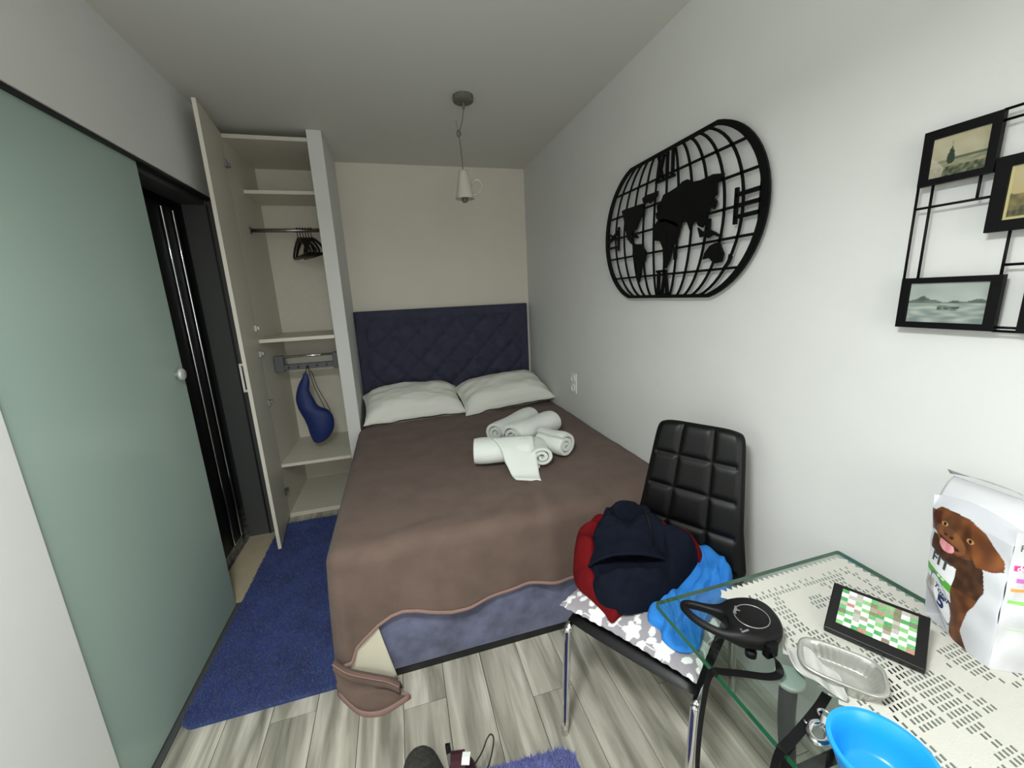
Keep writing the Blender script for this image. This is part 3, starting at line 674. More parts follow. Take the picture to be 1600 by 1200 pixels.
numeral([(-.035, -h, -.035, h, S*1.2), (0, -h, 0, h, S*1.2), (.035, -h, .035, h, S*1.2), (-.058, -h, .058, -h, .012), (-.058, h, .058, h, .012)], (.425, 0), -PI/2)     # III
numeral([(-.03, h, -.008, -h, S*1.4), (.014, h, -.008, -h, .006), (.034, -h, .034, h, S*1.3), (-.045, h, .05, h, .010), (-.02, -h, .05, -h, .01)], (.0, -.235), PI)                                  # VI
numeral([(-.04, -h, -.04, h, S), (-.01, h, .035, -h, S*1.3), (-.01, -h, .035, h, .006), (-.06, -h, .055, -h, .01), (-.06, h, .055, h, .01)], (-.425, 0), PI/2)                                         # IX

# ------------------------------------------------------------------ collage of framed pictures
pf = thing('picture_collage', 'black wire collage of small framed landscape pictures', 'picture frame', (XR, .45, 1.34))
PX0, PX1 = XR-.034, XR-.022
def paint(W, Hh, fn):
    cols = np.zeros((Hh+1, W+1, 4), np.float32); cols[..., 3] = 1
    for j in range(Hh+1):
        for i in range(W+1): cols[j, i, :3] = lin(fn(i/W, j/Hh))
    return cols.reshape(-1, 4)
def mixc(a, b, t): t = max(0, min(1, t)); return tuple(a[i]*(1-t)+b[i]*t for i in range(3))
def art1(u, v):
    c = mixc((150, 150, 128), (170, 160, 132), v); c = mixc(c, (190, 186, 165), .4*nz(u, v, 1, 4)+.2)
    if v < .42+.05*nz(u*4, 0, 2): c = mixc((110, 114, 92), (156, 150, 120), .5+.8*nz(u*6, v*14, 3))
    if abs(v-.42) < .035 and u > .4: c = (82, 92, 74)
    if v < .25: c = mixc(c, (52, 62, 48), .55+.9*nz(u*14, v*10, 5))
    if u < .25 and v < .55-u*1.2: c = mixc(c, (182, 176, 158), .7)
    dx = abs(u-.36); hh = (v-.30)/.55
    if 0 < hh < 1 and dx < .085*math.sin(min(1, hh*1.15+.12)*PI)**.7*(1-.55*hh)+.012*nz(u*30, v*30, 1): c = (44, 58, 46)
    return c
def art2(u, v):
    if u < .05 or v < .06: return (186, 176, 128)
    c = mixc((168, 150, 104), (176, 166, 130), v)
    if v < .5+.12*nz(u*3, 0, 4): c = mixc((92, 88, 62), (130, 118, 80), .5+nz(u*8, v*8, 2))
    if v < .25: c = mixc((58, 62, 46), (110, 104, 76), .5+nz(u*12, v*12, 7))
    return c
def art3(u, v):
    c = mixc((150, 158, 152), (168, 178, 172), .5+.8*nz(u*3, v*3, 8))
    if v < .55+.10*nz(u*5, 0, 5)+(.12*math.exp(-((u-.2)/.07)**2)): c = mixc((70, 82, 78), (104, 114, 106), .5+nz(u*9, v*9, 6))
    if v < .48: c = mixc((116, 130, 128), (168, 174, 164), .45+.9*nz(u*5, v*12, 9))
    if abs(v-.37+.1*(u-.5)) < .05 and .4 < u < .68: c = mixc(c, (56, 68, 58), .5+nz(u*20, v*20, 3))
    return c
def pframe(y0, y1, z0, z1, bl, br, bt, bb, art, lab):
    f_o = [(y0, z0), (y1, z0), (y1, z1), (y0, z1)]; f_i = [(y0+(bl if y1 > y0 else -bl), z0+bb), (y1-(br if y1 > y0 else -br), z0+bb), (y1-(br if y1 > y0 else -br), z1-bt), (y0+(bl if y1 > y0 else -bl), z1-bt)]
    m = MB(); V = []
    for X_ in (PX0, PX1): V += [(X_, p[0], p[1]) for p in f_o]+[(X_, p[0], p[1]) for p in f_i]
    F = []
    for k in range(4):
        j = (k+1) % 4; F += [(k, j, 4+j, 4+k), (8+k, 12+k, 12+j, 8+j), (k, 8+k, 8+j, j), (4+k, 4+j, 12+j, 12+k)]
    m.add(V, F); fr = build('frame', m, 'black_metal', pf)
    m = MB(); N1, N2 = 64, 48; a0, a1 = f_i[0][0], f_i[1][0]; b0, b1 = f_i[0][1], f_i[2][1]
    m.grid(N1, N2, lambda u, v: (PX0+.005, a0+(a1-a0)*u, b0+(b1-b0)*v)); build('picture', m, 'art', fr, colors=paint(N1, N2, art), recalc=False, label=lab)
pframe(.672, .552, 1.648, 1.757, .016, .014, .018, .013, art1, 'landscape print with a dark cypress tree')
pframe(.549, .430, 1.536, 1.672, .021, .021, .020, .020, art2, 'yellowed landscape print with a pale border')
pframe(.672, .507, 1.345, 1.455, .017, .017, .012, .013, art3, 'blue-grey print of boats on water')
pframe(.476, .352, 1.345, 1.450, .014, .014, .014, .014, art1, 'landscape print')
pframe(.415, .30, 1.648, 1.757, .014, .014, .014, .014, art3, 'landscape print')
def wire(*pts):
    m = MB(); m.tube([(XR-.028, p[0], p[1]) for p in pts], .0026, 8); build('wire', m, 'black_metal', pf, smooth=True)
wire((.672, 1.65), (.672, 1.45)); wire((.555, 1.757), (.30, 1.757)); wire((.555, 1.738), (.41, 1.738)); wire((.672, 1.604), (.548, 1.604)); wire((.646, 1.65), (.646, 1.453))
wire((.571, 1.65), (.571, 1.604)); wire((.514, 1.538), (.514, 1.453)); wire((.514, 1.473), (.30, 1.473)); wire((.51, 1.346), (.30, 1.346)); wire((.51, 1.353), (.475, 1.353)); wire((.30, 1.757), (.30, 1.346))

# ------------------------------------------------------------------ chair
CH = Vector((.712, .962, 0)); TH = math.radians(-58); RC = Matrix.Rotation(TH, 4, 'Z')
def cl(p): return tuple(CH+(RC @ Vector(p)))
ch = thing('dining_chair', 'black tufted faux leather chair with chrome legs by the table', 'chair', tuple(CH))
def xf(m, f): m.v = [f(p) for p in m.v]; return m
m = MB()
def seatfn(u, v, s):
    a, b = 2*u-1, 2*v-1; e = max(abs(a), abs(b)); r = .5
    x = a*.205*(1-.06*b*b*0); y = b*.215; k = max(0, 1-abs(a)**8)**.5*max(0, 1-abs(b)**8)**.5
    return (x*(1-.04*abs(b)**4), y*(1-.04*abs(a)**4), .432+s*.026*k)
m.grid(30, 30, lambda u, v: seatfn(u, v, 1)); m.grid(30, 30, lambda u, v: seatfn(u, v, -1), True)
build('seat', xf(m, cl), 'leather', ch, smooth=True)
def backfn(u, v, s):
    z = .43+(.985-.43)*v; hw = interp(z, [.43, .54, .67, .985], [.185, .198, .176, .146]); a = 2*u-1
    y = .205+.120*((z-.43)/.555)**1.15
    cxs = .012
    ka = max(0, 1-abs(a)**14)**.5; kb = max(0, 1-abs(2*v-1)**24)**.5; k = ka*kb
    ht = .020
    if s > 0:
        gx = min(abs(a-.36), abs(a+.36))*hw; gz = min(abs(z-q) for q in (.53, .64, .755, .87))
        g = min(gx, gz); ht = .023-.006*math.exp(-(g/.012)**2)-.003*math.exp(-(g/.004)**2)
        if abs(a) > .86: ht = .020
    top = v**30
    return (cxs+a*hw*(1-.08*top), y-s*ht*k, z-.012*top*abs(a)**6)
m = MB(); m.grid(70, 110, lambda u, v: backfn(u, v, 1)); m.grid(70, 110, lambda u, v: backfn(u, v, -1), True)
build('backrest', xf(m, cl), 'leather', ch, smooth=True)
for sx in (-1, 1):
    m = MB(); m.tube(catmull([(sx*.165, -.02, .405), (sx*.195, -.17, .408), (sx*.197, -.203, .395), (sx*.198, -.21, .36), (sx*.198, -.236, 0)], 6, closed=False), .0125, 14); build('leg', xf(m, cl), 'chrome', ch, smooth=True)
    m = MB(); m.tube(catmull([(sx*.165, .02, .405), (sx*.18, .16, .405), (sx*.185, .195, .39), (sx*.187, .205, .35), (sx*.19, .27, 0)], 6, closed=False), .0125, 14); build('leg', xf(m, cl), 'chrome', ch, smooth=True)
m = MB(); m.box((-.17, -.15, .395), (.17, .15, .408)); build('seat_frame', xf(m, cl), 'black_metal', ch)

# heaped soft things: domes over an outline
def dome(outline, zb, hfn, nr=40, k=8, bottom=True, p=2.6):
    P = catmull(outline, k); n = len(P); c = (sum(q[0] for q in P)/n, sum(q[1] for q in P)/n); m = MB(); V = []
    for i in range(nr+1):
        r = i/nr
        for q in P:
            x = c[0]+(q[0]-c[0])*r; y = c[1]+(q[1]-c[1])*r; ed = (1-r**p)**.5 if r < 1 else 0
            V.append((x, y, zb+hfn(x, y, r)*ed))
    F = [(i*n+j, (i+1)*n+j, (i+1)*n+(j+1) % n, i*n+(j+1) % n) for i in range(nr) for j in range(n)]
    if bottom:
        V += [(v[0], v[1], zb-.001) for v in V[nr*n:(nr+1)*n]]; o = (nr+1)*n
        F += [(nr*n+j, o+j, o+(j+1) % n, nr*n+(j+1) % n) for j in range(n)]+[tuple(range(o, o+n))]
    m.add(V, F); return m
# floral cushion on the seat (local chair coordinates)
def cush(u, v, s):
    a, b = 2*u-1, 2*v-1
    x = a*.208*(1-.04*(1-b*b)*abs(a)**4)-.006; y = b*.222*(1-.04*(1-a*a)*abs(b)**4)-.004
    h_ = max(0, 1-abs(a)**2.6)**.55*max(0, 1-abs(b)**2.6)**.55
    z = .492+s*.034*h_+.004*nz(a*3, b*3, 2)
    ed = max(abs(a), abs(b))
    if ed > .93: w_ = (ed-.93)/.07; z += .002*math.sin((a+b)*48)*w_; 
    return (x, y, z)
flowers = []
rr = random.Random(3)
FL = []
for gx in np.arange(-.20, .21, .10):
    for gy in np.arange(-.19, .21, .085): FL.append((gx+rr.uniform(-.015, .015), gy+rr.uniform(-.012, .012), rr.uniform(.023, .031), rr.uniform(0, 6)))
def floral(x, y):
    base = (150, 146, 152); wh = (228, 229, 226)
    for (fx, fy, fr, fp) in FL:
        dx, dy = x-fx, y-fy; d = math.hypot(dx, dy); a = math.atan2(dy, dx)
        if d < fr*(.82+.18*math.cos(5*a+fp)): return wh
        for q in range(4):   # leaves around on a stem
            la = fp+q*1.5; lx, ly = fx+math.cos(la)*fr*2.0, fy+math.sin(la)*fr*2.0; ex_, ey_ = x-lx, y-ly
            lu = ex_*math.cos(la+.7)+ey_*math.sin(la+.7); lv = -ex_*math.sin(la+.7)+ey_*math.cos(la+.7)
            if (lu/(fr*.52))**2+(lv/(fr*.30))**2 < 1: return wh
            if q < 2:
                for sgm in (0,):
                    dd = dx*math.cos(la)+dy*math.sin(la); pp = -dx*math.sin(la)+dy*math.cos(la)
                    if 0 < dd < fr*2.6 and abs(pp-.004*math.sin(dd*90)) < .0012: return wh
    return base
m = MB(); N = 170; m.grid(N, N, lambda u, v: cush(u, v, 1)); cc = [lin4(floral(p[0], p[1])) for p in m.v]
m.grid(40, 40, lambda u, v: cush(u, v, -1), True); cc += [lin4((172, 168, 172))]*(41*41)
cs = build('seat_cushion', xf(m, cl), 'floral', smooth=True, colors=cc)
tag(cs, 'grey cushion with white flower print on the black chair', 'cushion')

# clothes
def sdist(P, x, y):      # signed distance to a closed outline, positive inside
    n = len(P); ins = False; best = 9.
    for i in range(n):
        x1, y1 = P[i]; x2, y2 = P[(i+1) % n]
        if (y1 > y) != (y2 > y) and x < (x2-x1)*(y-y1)/(y2-y1)+x1: ins = not ins
        dx, dy = x2-x1, y2-y1; t = max(0, min(1, ((x-x1)*dx+(y-y1)*dy)/(dx*dx+dy*dy))); best = min(best, math.hypot(x-x1-dx*t, y-y1-dy*t))
    return best if ins else -best
def sstep(a, b, v): v = max(0, min(1, (v-a)/(b-a))); return v*v*(3-2*v)
navy_out = [(.640, 1.185), (.715, 1.215), (.775, 1.185), (.800, 1.10), (.808, 1.03), (.870, .962), (.81, .922), (.72, .892), (.63, .878), (.562, .884), (.520, .920), (.506, .985), (.520, 1.045), (.558, 1.098), (.598, 1.145)]
red_out = [(.482, 1.06), (.512, 1.15), (.570, 1.225), (.640, 1.262), (.735, 1.258), (.815, 1.195), (.880, 1.105), (.915, 1.01), (.898, .958), (.83, .950), (.72, .935), (.62, .918), (.55, .898), (.512, .886), (.510, .93), (.497, .99)]
def redh(x, y, r):
    t_ = (x-.48)*.848+(y-.92)*.53; out = 1-sstep(-.005, .045, sdist(navy_out, x, y))
    fold = .014*math.sin((x*.5+y)*70+3*nz(x, y, 1, 9))
    return .016+(.112*sstep(0, .17, t_)+fold*sstep(0, .1, t_)+.016*nz(x, y, 2, 16))*out
m = dome(red_out, .515, redh, nr=50, p=12)
o = build('red_sweater', m, 'red', smooth=True); tag(o, 'dark red sweater under the navy jacket on the chair', 'sweater')
blue_out = [(.945, 1.03), (.962, .975), (.955, .90), (.89, .850), (.81, .815), (.750, .785), (.705, .745), (.672, .728), (.628, .742), (.612, .785), (.625, .815), (.612, .855), (.655, .90), (.75, .95), (.85, 1.0)]
def blueh(x, y, r):
    f = .012+.035*max(0, min(1, (x-.65)/.3)); ph = (x*1.1-y)*55+5*nz(x, y, 1, 7)
    g = .010*(abs(math.sin(ph))**.7-.5)
    st = .016*sstep(.022, .030, (y-.735)-.45*(x-.58)+.006*nz(x, y, 2, 30))
    return f+g+.010*nz(x, y, 3, 16)+st+.05*max(0, (x-.84))*4
m = dome(blue_out, .518, blueh, nr=70, k=8, p=18)
o = build('blue_shirt', m, 'blue_shirt', smooth=True); tag(o, 'bright blue shirt crumpled on the chair cushion', 'shirt')
HA, HB = Vector((.520, 1.030)), Vector((.735, .935)); HD = HB-HA; HN = Vector((-HD.y, HD.x)).normalized()
def navyh(x, y, r):
    q = (x-.50)*.62+(y-.87)*.60
    h_ = .052+.50*max(0, q-.02)+.020*nz(x, y, 8, 9)+.011*nz(x, y, 4, 24)
    tt = ((x-HA.x)*HD.x+(y-HA.y)*HD.y)/HD.length_squared; pr = (x-HA.x)*HN.x+(y-HA.y)*HN.y
    f = math.sin(max(0, min(1, (tt+.02)/1.04))*PI)**.5 if -.02 < tt < 1.02 else 0
    h_ -= .075*f*sstep(-.045, -.015, pr)*(1-sstep(.05, .09, pr))          # hollow inside the hood
    h_ += .020*f*math.exp(-((pr+.052)/.014)**2)                           # lower edge of the hood
    h_ += .010*math.sin((x*.8-y*.5)*48+4*nz(x, y, 3, 6))*sstep(.06, .12, pr)
    h_ += .008*math.sin((x*1.0+y*.2)*75)*(1-sstep(-.09, -.05, pr))
    rr_ = math.hypot(x-.715, y-1.12); h_ += .022*math.exp(-((rr_-.078)/.014)**2)*sstep(1.08, 1.12, y)-.03*math.exp(-(rr_/.045)**2)
    return max(.022, min(h_, .235))
m = dome(navy_out, .530, navyh, nr=90, k=14, p=9)
o = build('navy_jacket', m, 'navy', smooth=True); tag(o, 'navy fleece hooded jacket heaped on top of the chair', 'jacket')
def surf(mm, x, y): return max((v[2] for v in mm.v if (v[0]-x)**2+(v[1]-y)**2 < .0002), default=.55)
def hoodf(u, v):
    p = HA.lerp(HB, -.02+1.04*u); a = math.sin(u*PI)**.6; bow = .020*math.sin(u*PI)
    q = p-HN*bow*(1-v)+HN*(.012+.115*v); z0 = .590+.030*u+.062*a*(1-.25*u); z1 = surf(m, q.x, q.y)
    k = sstep(.35, 1., v); z = (z0+.030*v*a)*(1-k)+(z1-.004)*k
    return (q.x, q.y, max(z, z1-.004 if v > .7 else z)+.004*nz(q.x, q.y, 5, 25))
m2 = MB(); m2.grid(36, 16, hoodf); hd = build('hood', m2, 'navy', o, smooth=True, solid=.009, soff=-1)
m2 = MB(); m2.tube([(p[0], p[1], p[2]-.003) for p in (hoodf(u, 0) for u in np.linspace(0, 1, 28))], .0055, 8); build('hood_seam', m2, 'navy', hd, smooth=True)
zp = [(.745, 1.085), (.735, 1.05), (.728, 1.015), (.722, .985)]; zp = [(x, y, surf(m, x, y)+.004) for x, y in zp]
m2 = MB(); m2.ribbon(zp, (1, .4, 0), .007, .003); build('zip', m2, 'black_plastic', o)
m2 = MB(); m2.tube([zp[-1], (zp[-1][0]-.006, zp[-1][1]-.010, zp[-1][2]+.003), (zp[-1][0]-.008, zp[-1][1]-.020, zp[-1][2]+.002)], .003, 6); build('zip_pull', m2, 'brushed', o, smooth=True)

# ------------------------------------------------------------------ glass table
GX0, GX1, GY0, GY1, GZ = .531, 1.123, -.42, .716, .72
tb = thing('glass_table', 'clear glass dining table with green edges and black legs', 'table', (.83, .15, 0))
m = MB(); V = []; P = rrect(GX0, GX1, GY0, GY1, .006, 3); n = len(P)
V = [(p[0], p[1], GZ-.012) for p in P]+[(p[0], p[1], GZ) for p in P]
m.add(V, [tuple(range(n))[::-1], tuple(range(n, 2*n))]); m.cur = 1
m.add(V, [(i, (i+1) % n, n+(i+1) % n, n+i) for i in range(n)])
build('glass_top', m, ['clear_glass', 'glass_edge'], tb)
for (lx, ly, sx, sy) in ((.668, .478, -1, 1), (.99, .478, 1, 1), (.668, -.18, -1, -1), (.99, -.18, 1, -1)):
    m = MB(); m.lathe([(0, -.001), (.026, -.001), (.027, -.006), (.022, -.016), (.0, -.016)], (lx, ly, GZ-.012), 28); d_ = build('suction_pad', m, 'satin', tb, smooth=True, autos=.6)
    m = MB(); m.tube(catmull([(lx, ly, GZ-.027), (lx-sx*.005, ly, .60), (lx-sx*.012, ly-sy*.01, .45), (lx+sx*.0, ly, .25), (lx+sx*.05, ly+sy*.05, 0.0)], 6, closed=False), .0155, 12); build('leg', m, 'black_metal', tb, smooth=True)
m = MB(); m.tube([(.656, .47, .45), (1.0, .47, .45)], .012, 10); build('crossbar', m, 'black_metal', tb, smooth=True)
m = MB(); m.tube([(.68, .47, .45), (.68, -.17, .45)], .012, 10); build('crossbar', m, 'black_metal', tb, smooth=True)

# lace cloth: filet crochet, open cells are real holes
LX0, LX1, LY0, LY1, LZ = .698, 1.092, -.34, .690, GZ+.0022
cw, chh = .0098, .0125
nx = int((LX1-LX0)/cw); ny = int((LY1-LY0)/chh); m = MB(); V = []; F = []; idx = {}
def vid(x, y):
    k = (round(x*1e5), round(y*1e5))
    if k not in idx:
        idx[k] = len(V); V.append((x, y, LZ+.0006*nz(x, y, 0, 30)))
    return idx[k]
for i in range(nx):
    for j in range(ny):
        x0, y0 = LX0+i*cw, LY0+j*chh; x1, y1 = x0+cw, y0+chh; e = min(i, j, nx-1-i, ny-1-j)
        a, b = i*cw, j*chh
        f = nz(a, b, 3, 11)+.5*nz(a, b, 9, 22)
        rose = math.sin(a*36+1.5*math.sin(b*21))*math.sin(b*31+1.2*math.sin(a*25))
        op = (f*.8+rose*.55 > .05)
        if e in (2, 3): op = (i+j) % 2 == 0 or e == 3
        if e < 2: op = False
        if i % 7 == 6 and nz(i, j, 5, .5) > -.1: op = False
        c = [vid(x0, y0), vid(x1, y0), vid(x1, y1), vid(x0, y1)]
        if not op: F.append(tuple(c)); continue
        sk_ = .0012; hx0, hx1, hy0, hy1 = x0+cw*.22, x1-cw*.22, y0+chh*.13, y1-chh*.13
        q = [len(V)+k for k in range(4)]; V += [(hx0-sk_, hy0, LZ), (hx1-sk_, hy0, LZ), (hx1+sk_, hy1, LZ), (hx0+sk_, hy1, LZ)]
        for k in range(4): F.append((c[k], c[(k+1) % 4], q[(k+1) % 4], q[k]))
X1_, Y1_ = LX0+nx*cw, LY0+ny*chh
def zig(p0, p1, nrm, n, d):
    for k in range(n):
        a = [p0[q]+(p1[q]-p0[q])*k/n for q in (0, 1)]; b = [p0[q]+(p1[q]-p0[q])*(k+1)/n for q in (0, 1)]; t_ = [(a[q]+b[q])/2+nrm[q]*d for q in (0, 1)]
        o_ = len(V); V.extend([(a[0], a[1], LZ), (b[0], b[1], LZ), (t_[0], t_[1], LZ)]); F.append((o_, o_+1, o_+2))
zig((LX0, LY0), (LX0, Y1_), (-1, 0), 56, .011); zig((LX0, Y1_), (X1_, Y1_), (0, 1), 24, .011); zig((X1_, Y1_), (X1_, LY0), (1, 0), 56, .011); zig((X1_, LY0), (LX0, LY0), (0, -1), 24, .011)
m.add(V, F); o = build('lace_tablecloth', m, 'lace', recalc=False, solid=.0016, soff=0); tag(o, 'white crocheted lace cloth with zigzag edge on the glass table', 'tablecloth')
TZ2 = LZ+.001

# tablet-like picture board in a black case
fl_, fr2 = Vector((.816, .526, TZ2)), Vector((.889, .391, TZ2)); ux = (fr2-fl_); tw = ux.length; ux.normalize(); dd = Vector((.087, .047, .050)); dd = dd-ux*dd.dot(ux); dlen = dd.length; uy = dd.normalized(); uz = ux.cross(uy).normalized()
if uz.z < 0: uz = -uz
def tl_(a, b, c): p = fl_+ux*a+uy*b+uz*c; return tuple(p)
t = thing('tablet', 'black tablet propped on the lace, its screen a green picture mosaic', 'tablet', tuple(fl_))
def tbox(a0, a1, b0, b1, c0, c1, bev=.002): mm = MB(); mm.box((a0, b0, c0), (a1, b1, c1), bev); mm.v = [tl_(*p) for p in mm.v]; return mm
build('case', tbox(0, tw, 0, dlen, .001, .019), 'black_plastic', t)
m = MB(); NU, NV = 96, 60; rs = random.Random(5); cells = {}
for a in range(10):
    for b in range(9):
        k = rs.random(); cells[a, b] = (rs.choice([(76, 150, 88), (100, 166, 108), (124, 178, 116)]) if (a+b) % 2 == 0 and k < .72 else rs.choice([(128, 120, 96), (170, 170, 162), (150, 146, 128), (172, 128, 112), (110, 116, 96)]) if k > .62 else (232, 236, 230))
def scr(u, v):
    a = min(9, int(u*10)); b = min(8, int(v*9)); c = cells[a, b]; return mixc(c, (220, 226, 216), .35*max(0, nz(u*40, v*30, 1)))
m.grid(NU, NV, lambda u, v: tl_(.017+(tw-.034)*u, .020+(dlen-.028)*v, .0194)); build('screen', m, 'screen_print', t, colors=paint(NU, NV, scr), recalc=False, label='bright mosaic of green and white tiles')
m = tbox(.055, .095, -.0012, .001, .007, .014, 0); build('front_latch', m, 'gasket', t)
m = MB(); q0 = [tl_(a, b, .003) for a in (.02, tw-.02) for b in (dlen*.78, dlen*.92)]
m.add([q0[0], q0[1], q0[3], q0[2]]+[(p[0], p[1], TZ2) for p in (q0[0], q0[1], q0[3], q0[2])], [(0, 1, 2, 3), (7, 6, 5, 4), (0, 4, 5, 1), (1, 5, 6, 2), (2, 6, 7, 3), (3, 7, 4, 0)]); build('stand', m, 'black_plastic', t)

# blue bowl
bc = (.618, .298, GZ)
t = thing('bowl', 'bright blue plastic bowl at the table edge', 'bowl', bc)
BWL = [(0, .001), (.040, .001), (.044, .004), (.050, .02), (.058, .045), (.0625, .0585), (.066, .060), (.066, .0645), (.060, .0645), (.0565, .06), (.050, .038), (.042, .012), (.036, .008), (0, .007)]
m = MB(); m.lathe(BWL, bc, 56); build('shell', m, 'bowl_blue', t, smooth=True, autos=.7)

# foil tray with peeled lid film
tcx, tcy = .735, .436
t = thing('food_tray', 'empty silvery food tray with peeled film beside the tablet', 'food tray', (tcx, tcy, TZ2))
ang = math.radians(-52)
def trayp(u, r, z):
    a = 2*PI*u; ca, sa = math.cos(a), math.sin(a); p = 3.6; k = (abs(ca)**p+abs(sa)**p)**(-1/p); x, y = ca*k*.066*r, sa*k*.046*r
    return (tcx+x*math.cos(ang)-y*math.sin(ang), tcy+x*math.sin(ang)+y*math.cos(ang), TZ2+z)
prof = [(0, .0015), (.4, .0015), (.70, .0015), (.74, .004), (.80, .014), (.86, .024), (.9, .030), (.93, .032), (1.0, .032), (1.01, .029)]
m = MB(); nu = 144; V = []
for j, (r, z) in enumerate(prof):
    for i in range(nu): rb = 1+(.012*math.cos(i*PI/2) if 3 <= j <= 5 else 0); V.append(trayp(i/nu, r*rb, z))
F = [(j*nu+i, j*nu+(i+1) % nu, (j+1)*nu+(i+1) % nu, (j+1)*nu+i) for j in range(len(prof)-1) for i in range(nu)]
m.add(V, F); build('tray', m, 'foil', t, smooth=True, solid=.0012)
fc = [(.700, .512, .030), (.735, .478, .036), (.700, .455, .026), (.680, .44, .030), (.716, .404, .034)]
def film(u, v):
    A_ = Vector((.700, .514)); B_ = Vector((.706, .396)); C_ = Vector((.668, .445)); D_ = Vector((.738, .455))
    p = A_*(1-u)+B_*u; off = math.sin(u*PI); s_ = (v-.5)*2
    p = p+((D_-C_)*.5)*s_*off*(.75+.15*math.sin(u*9)); 
    return (p.x-.008, p.y, TZ2+.012+.016*off*(s_*.5+.55)+.006*math.sin(u*11+v*5))
m = MB(); m.grid(30, 12, film); build('peeled_film', m, 'film', t, smooth=True, solid=.0006, label='crinkled whitish film')

# dog food bag
BB = [Vector((1.070, .492)), Vector((1.018, .365)), Vector((1.098, .325)), Vector((1.150, .455))]    # base: front left, front right, back right, back left
BT = [Vector((1.052, .505)), Vector((1.020, .371)), Vector((1.105, .350)), Vector((1.128, .47))]
BH = .285
def bagp(fi, u, v, eps=0.):
    a, b = (0, 1) if fi == 0 else (1, 2)
    lo = BB[a].lerp(BB[b], u); hi = BT[a].lerp(BT[b], u); p = lo.lerp(hi, v); e = (BB[b]-BB[a]).normalized(); nrm = Vector((-e.y, e.x))
    if nrm.x > 0 and fi == 0: nrm = -nrm
    if fi == 1 and nrm.y > 0: nrm = -nrm
    bul = (.014 if fi == 0 else .012)*math.sin(PI*min(1, u*1.0))**.7*math.sin(PI*min(1, .12+v*.86))**.8
    crn = .006*nz(u*3, v*6, fi*7, 1)*math.sin(PI*v)
    if fi == 0:   # bottom left corner curls in under the bag
        k = max(0, .28-v)/.28*max(0, .5-u)/.5; p = p+e*(.055*k)
        if v > .9: bul -= .010*(v-.9)/.1
    p = p+nrm*(bul+crn+eps); zz = TZ2+BH*v+(.012*math.sin(u*PI)*(v**6) if fi == 0 else 0)
    return (p.x, p.y, zz)
bag = thing('dog_food_bag', 'white dog food bag printed with a chocolate labrador, standing against the wall', 'bag', (1.08, .41, TZ2))
def dog(u, v):
    # u right, v up, front panel of the bag
    def ell(cx, cy, rx, ry, rot=0):
        x, y = u-cx, v-cy; c, s = math.cos(rot), math.sin(rot); x, y = x*c+y*s, -x*s+y*c; return (x/rx)**2+(y/ry)**2
    def poly(P):
        ins = False; n = len(P)
        for i in range(n):
            x1, y1 = P[i]; x2, y2 = P[(i+1) % n]
            if (y1 > v) != (y2 > v) and u < (x2-x1)*(v-y1)/(y2-y1)+x1: ins = not ins
        return ins
    base = mixc((216, 218, 224), (198, 199, 205), .5+.8*nz(u*3, v*4, 2)); c = base
    fur = mixc((74, 42, 26), (128, 80, 48), .45+.8*nz(u*10, v*14, 4)); furd = mixc((52, 32, 22), (86, 54, 34), .5+.9*nz(u*12, v*16, 9))
    if poly([(0, .72), (0, .42), (.30, .40), (.37, .12), (.33, .03), (.52, -.01), (.64, .0), (.55, .12), (.61, .30), (.68, .38), (.74, .50), (.70, .64), (.62, .72)]): c = furd if v > .42 else fur
    # head
    if ell(.31, .80, .34, .150, -.12) < 1 and v < .93-.03*u: c = fur
    if poly([(.46, .915), (.64, .885), (.84, .77), (.86, .70), (.78, .665), (.62, .645), (.56, .70)]): c = mixc((92, 52, 30), (140, 84, 44), .5+.9*nz(u*8, v*8, 3))
    if u < .10 and .74 < v < .90: c = mixc(c, (72, 34, 26), .7)
    if ell(.26, .735, .22, .075, -.15) < 1: c = mixc(c, (156, 104, 62), .55)
    if ell(.24, .83, .09, .06) < 1: c = mixc(c, (84, 58, 42), .6)
    for ex_, ey_ in ((.17, .825), (.50, .79)):
        if ell(ex_, ey_, .042, .017) < 1: c = (186, 138, 84)
        if ell(ex_, ey_, .018, .014) < 1: c = (30, 22, 18)
    if ell(.24, .765, .075, .022, -.15) < 1: c = (112, 66, 44)
    for ex_ in (.205, .285):
        if ell(ex_, .757-.1*(ex_-.2), .022, .010) < 1: c = (52, 30, 24)
    if ell(.25, .708, .15, .026, -.15) < 1 and v < .715-.15*(u-.25): c = (70, 34, 30)
    if ell(.235, .678, .105, .042, -.12) < 1 and v < .705-.1*(u-.235): c = mixc((232, 164, 170), (208, 126, 136), .5+nz(u*14, v*10, 6))
    # label
    ty, by_ = .60-.12*u, .33-.12*u
    if u < .40 and by_ < v < ty: c = (238, 239, 241)
    if u < .40 and .405-.12*u < v < .465-.12*u: c = (86, 176, 60)
    if ell(.20, .455-.03, .03, .010) < 1 or ell(.27, .42, .03, .008) < 1: c = (226, 240, 220)
    if ell(.22, .255, .215, .118, -.7) < 1: c = (236, 238, 242)
    if 0.9 < ell(.22, .255, .215, .118, -.7) < 1.06: c = (88, 104, 146)
    if u < .12 and v < .36: c = mixc(c, (150, 140, 132), .6+.6*nz(u*20, v*20, 3))
    return c
m = MB(); NU, NV = 120, 240; m.grid(NU, NV, lambda u, v: bagp(0, u, v)); build('front_panel', m, 'print', bag, smooth=True, colors=paint(NU, NV, lambda u, v: dog((u-.055)*.95, v)), recalc=False, label='panel with a printed brown labrador')
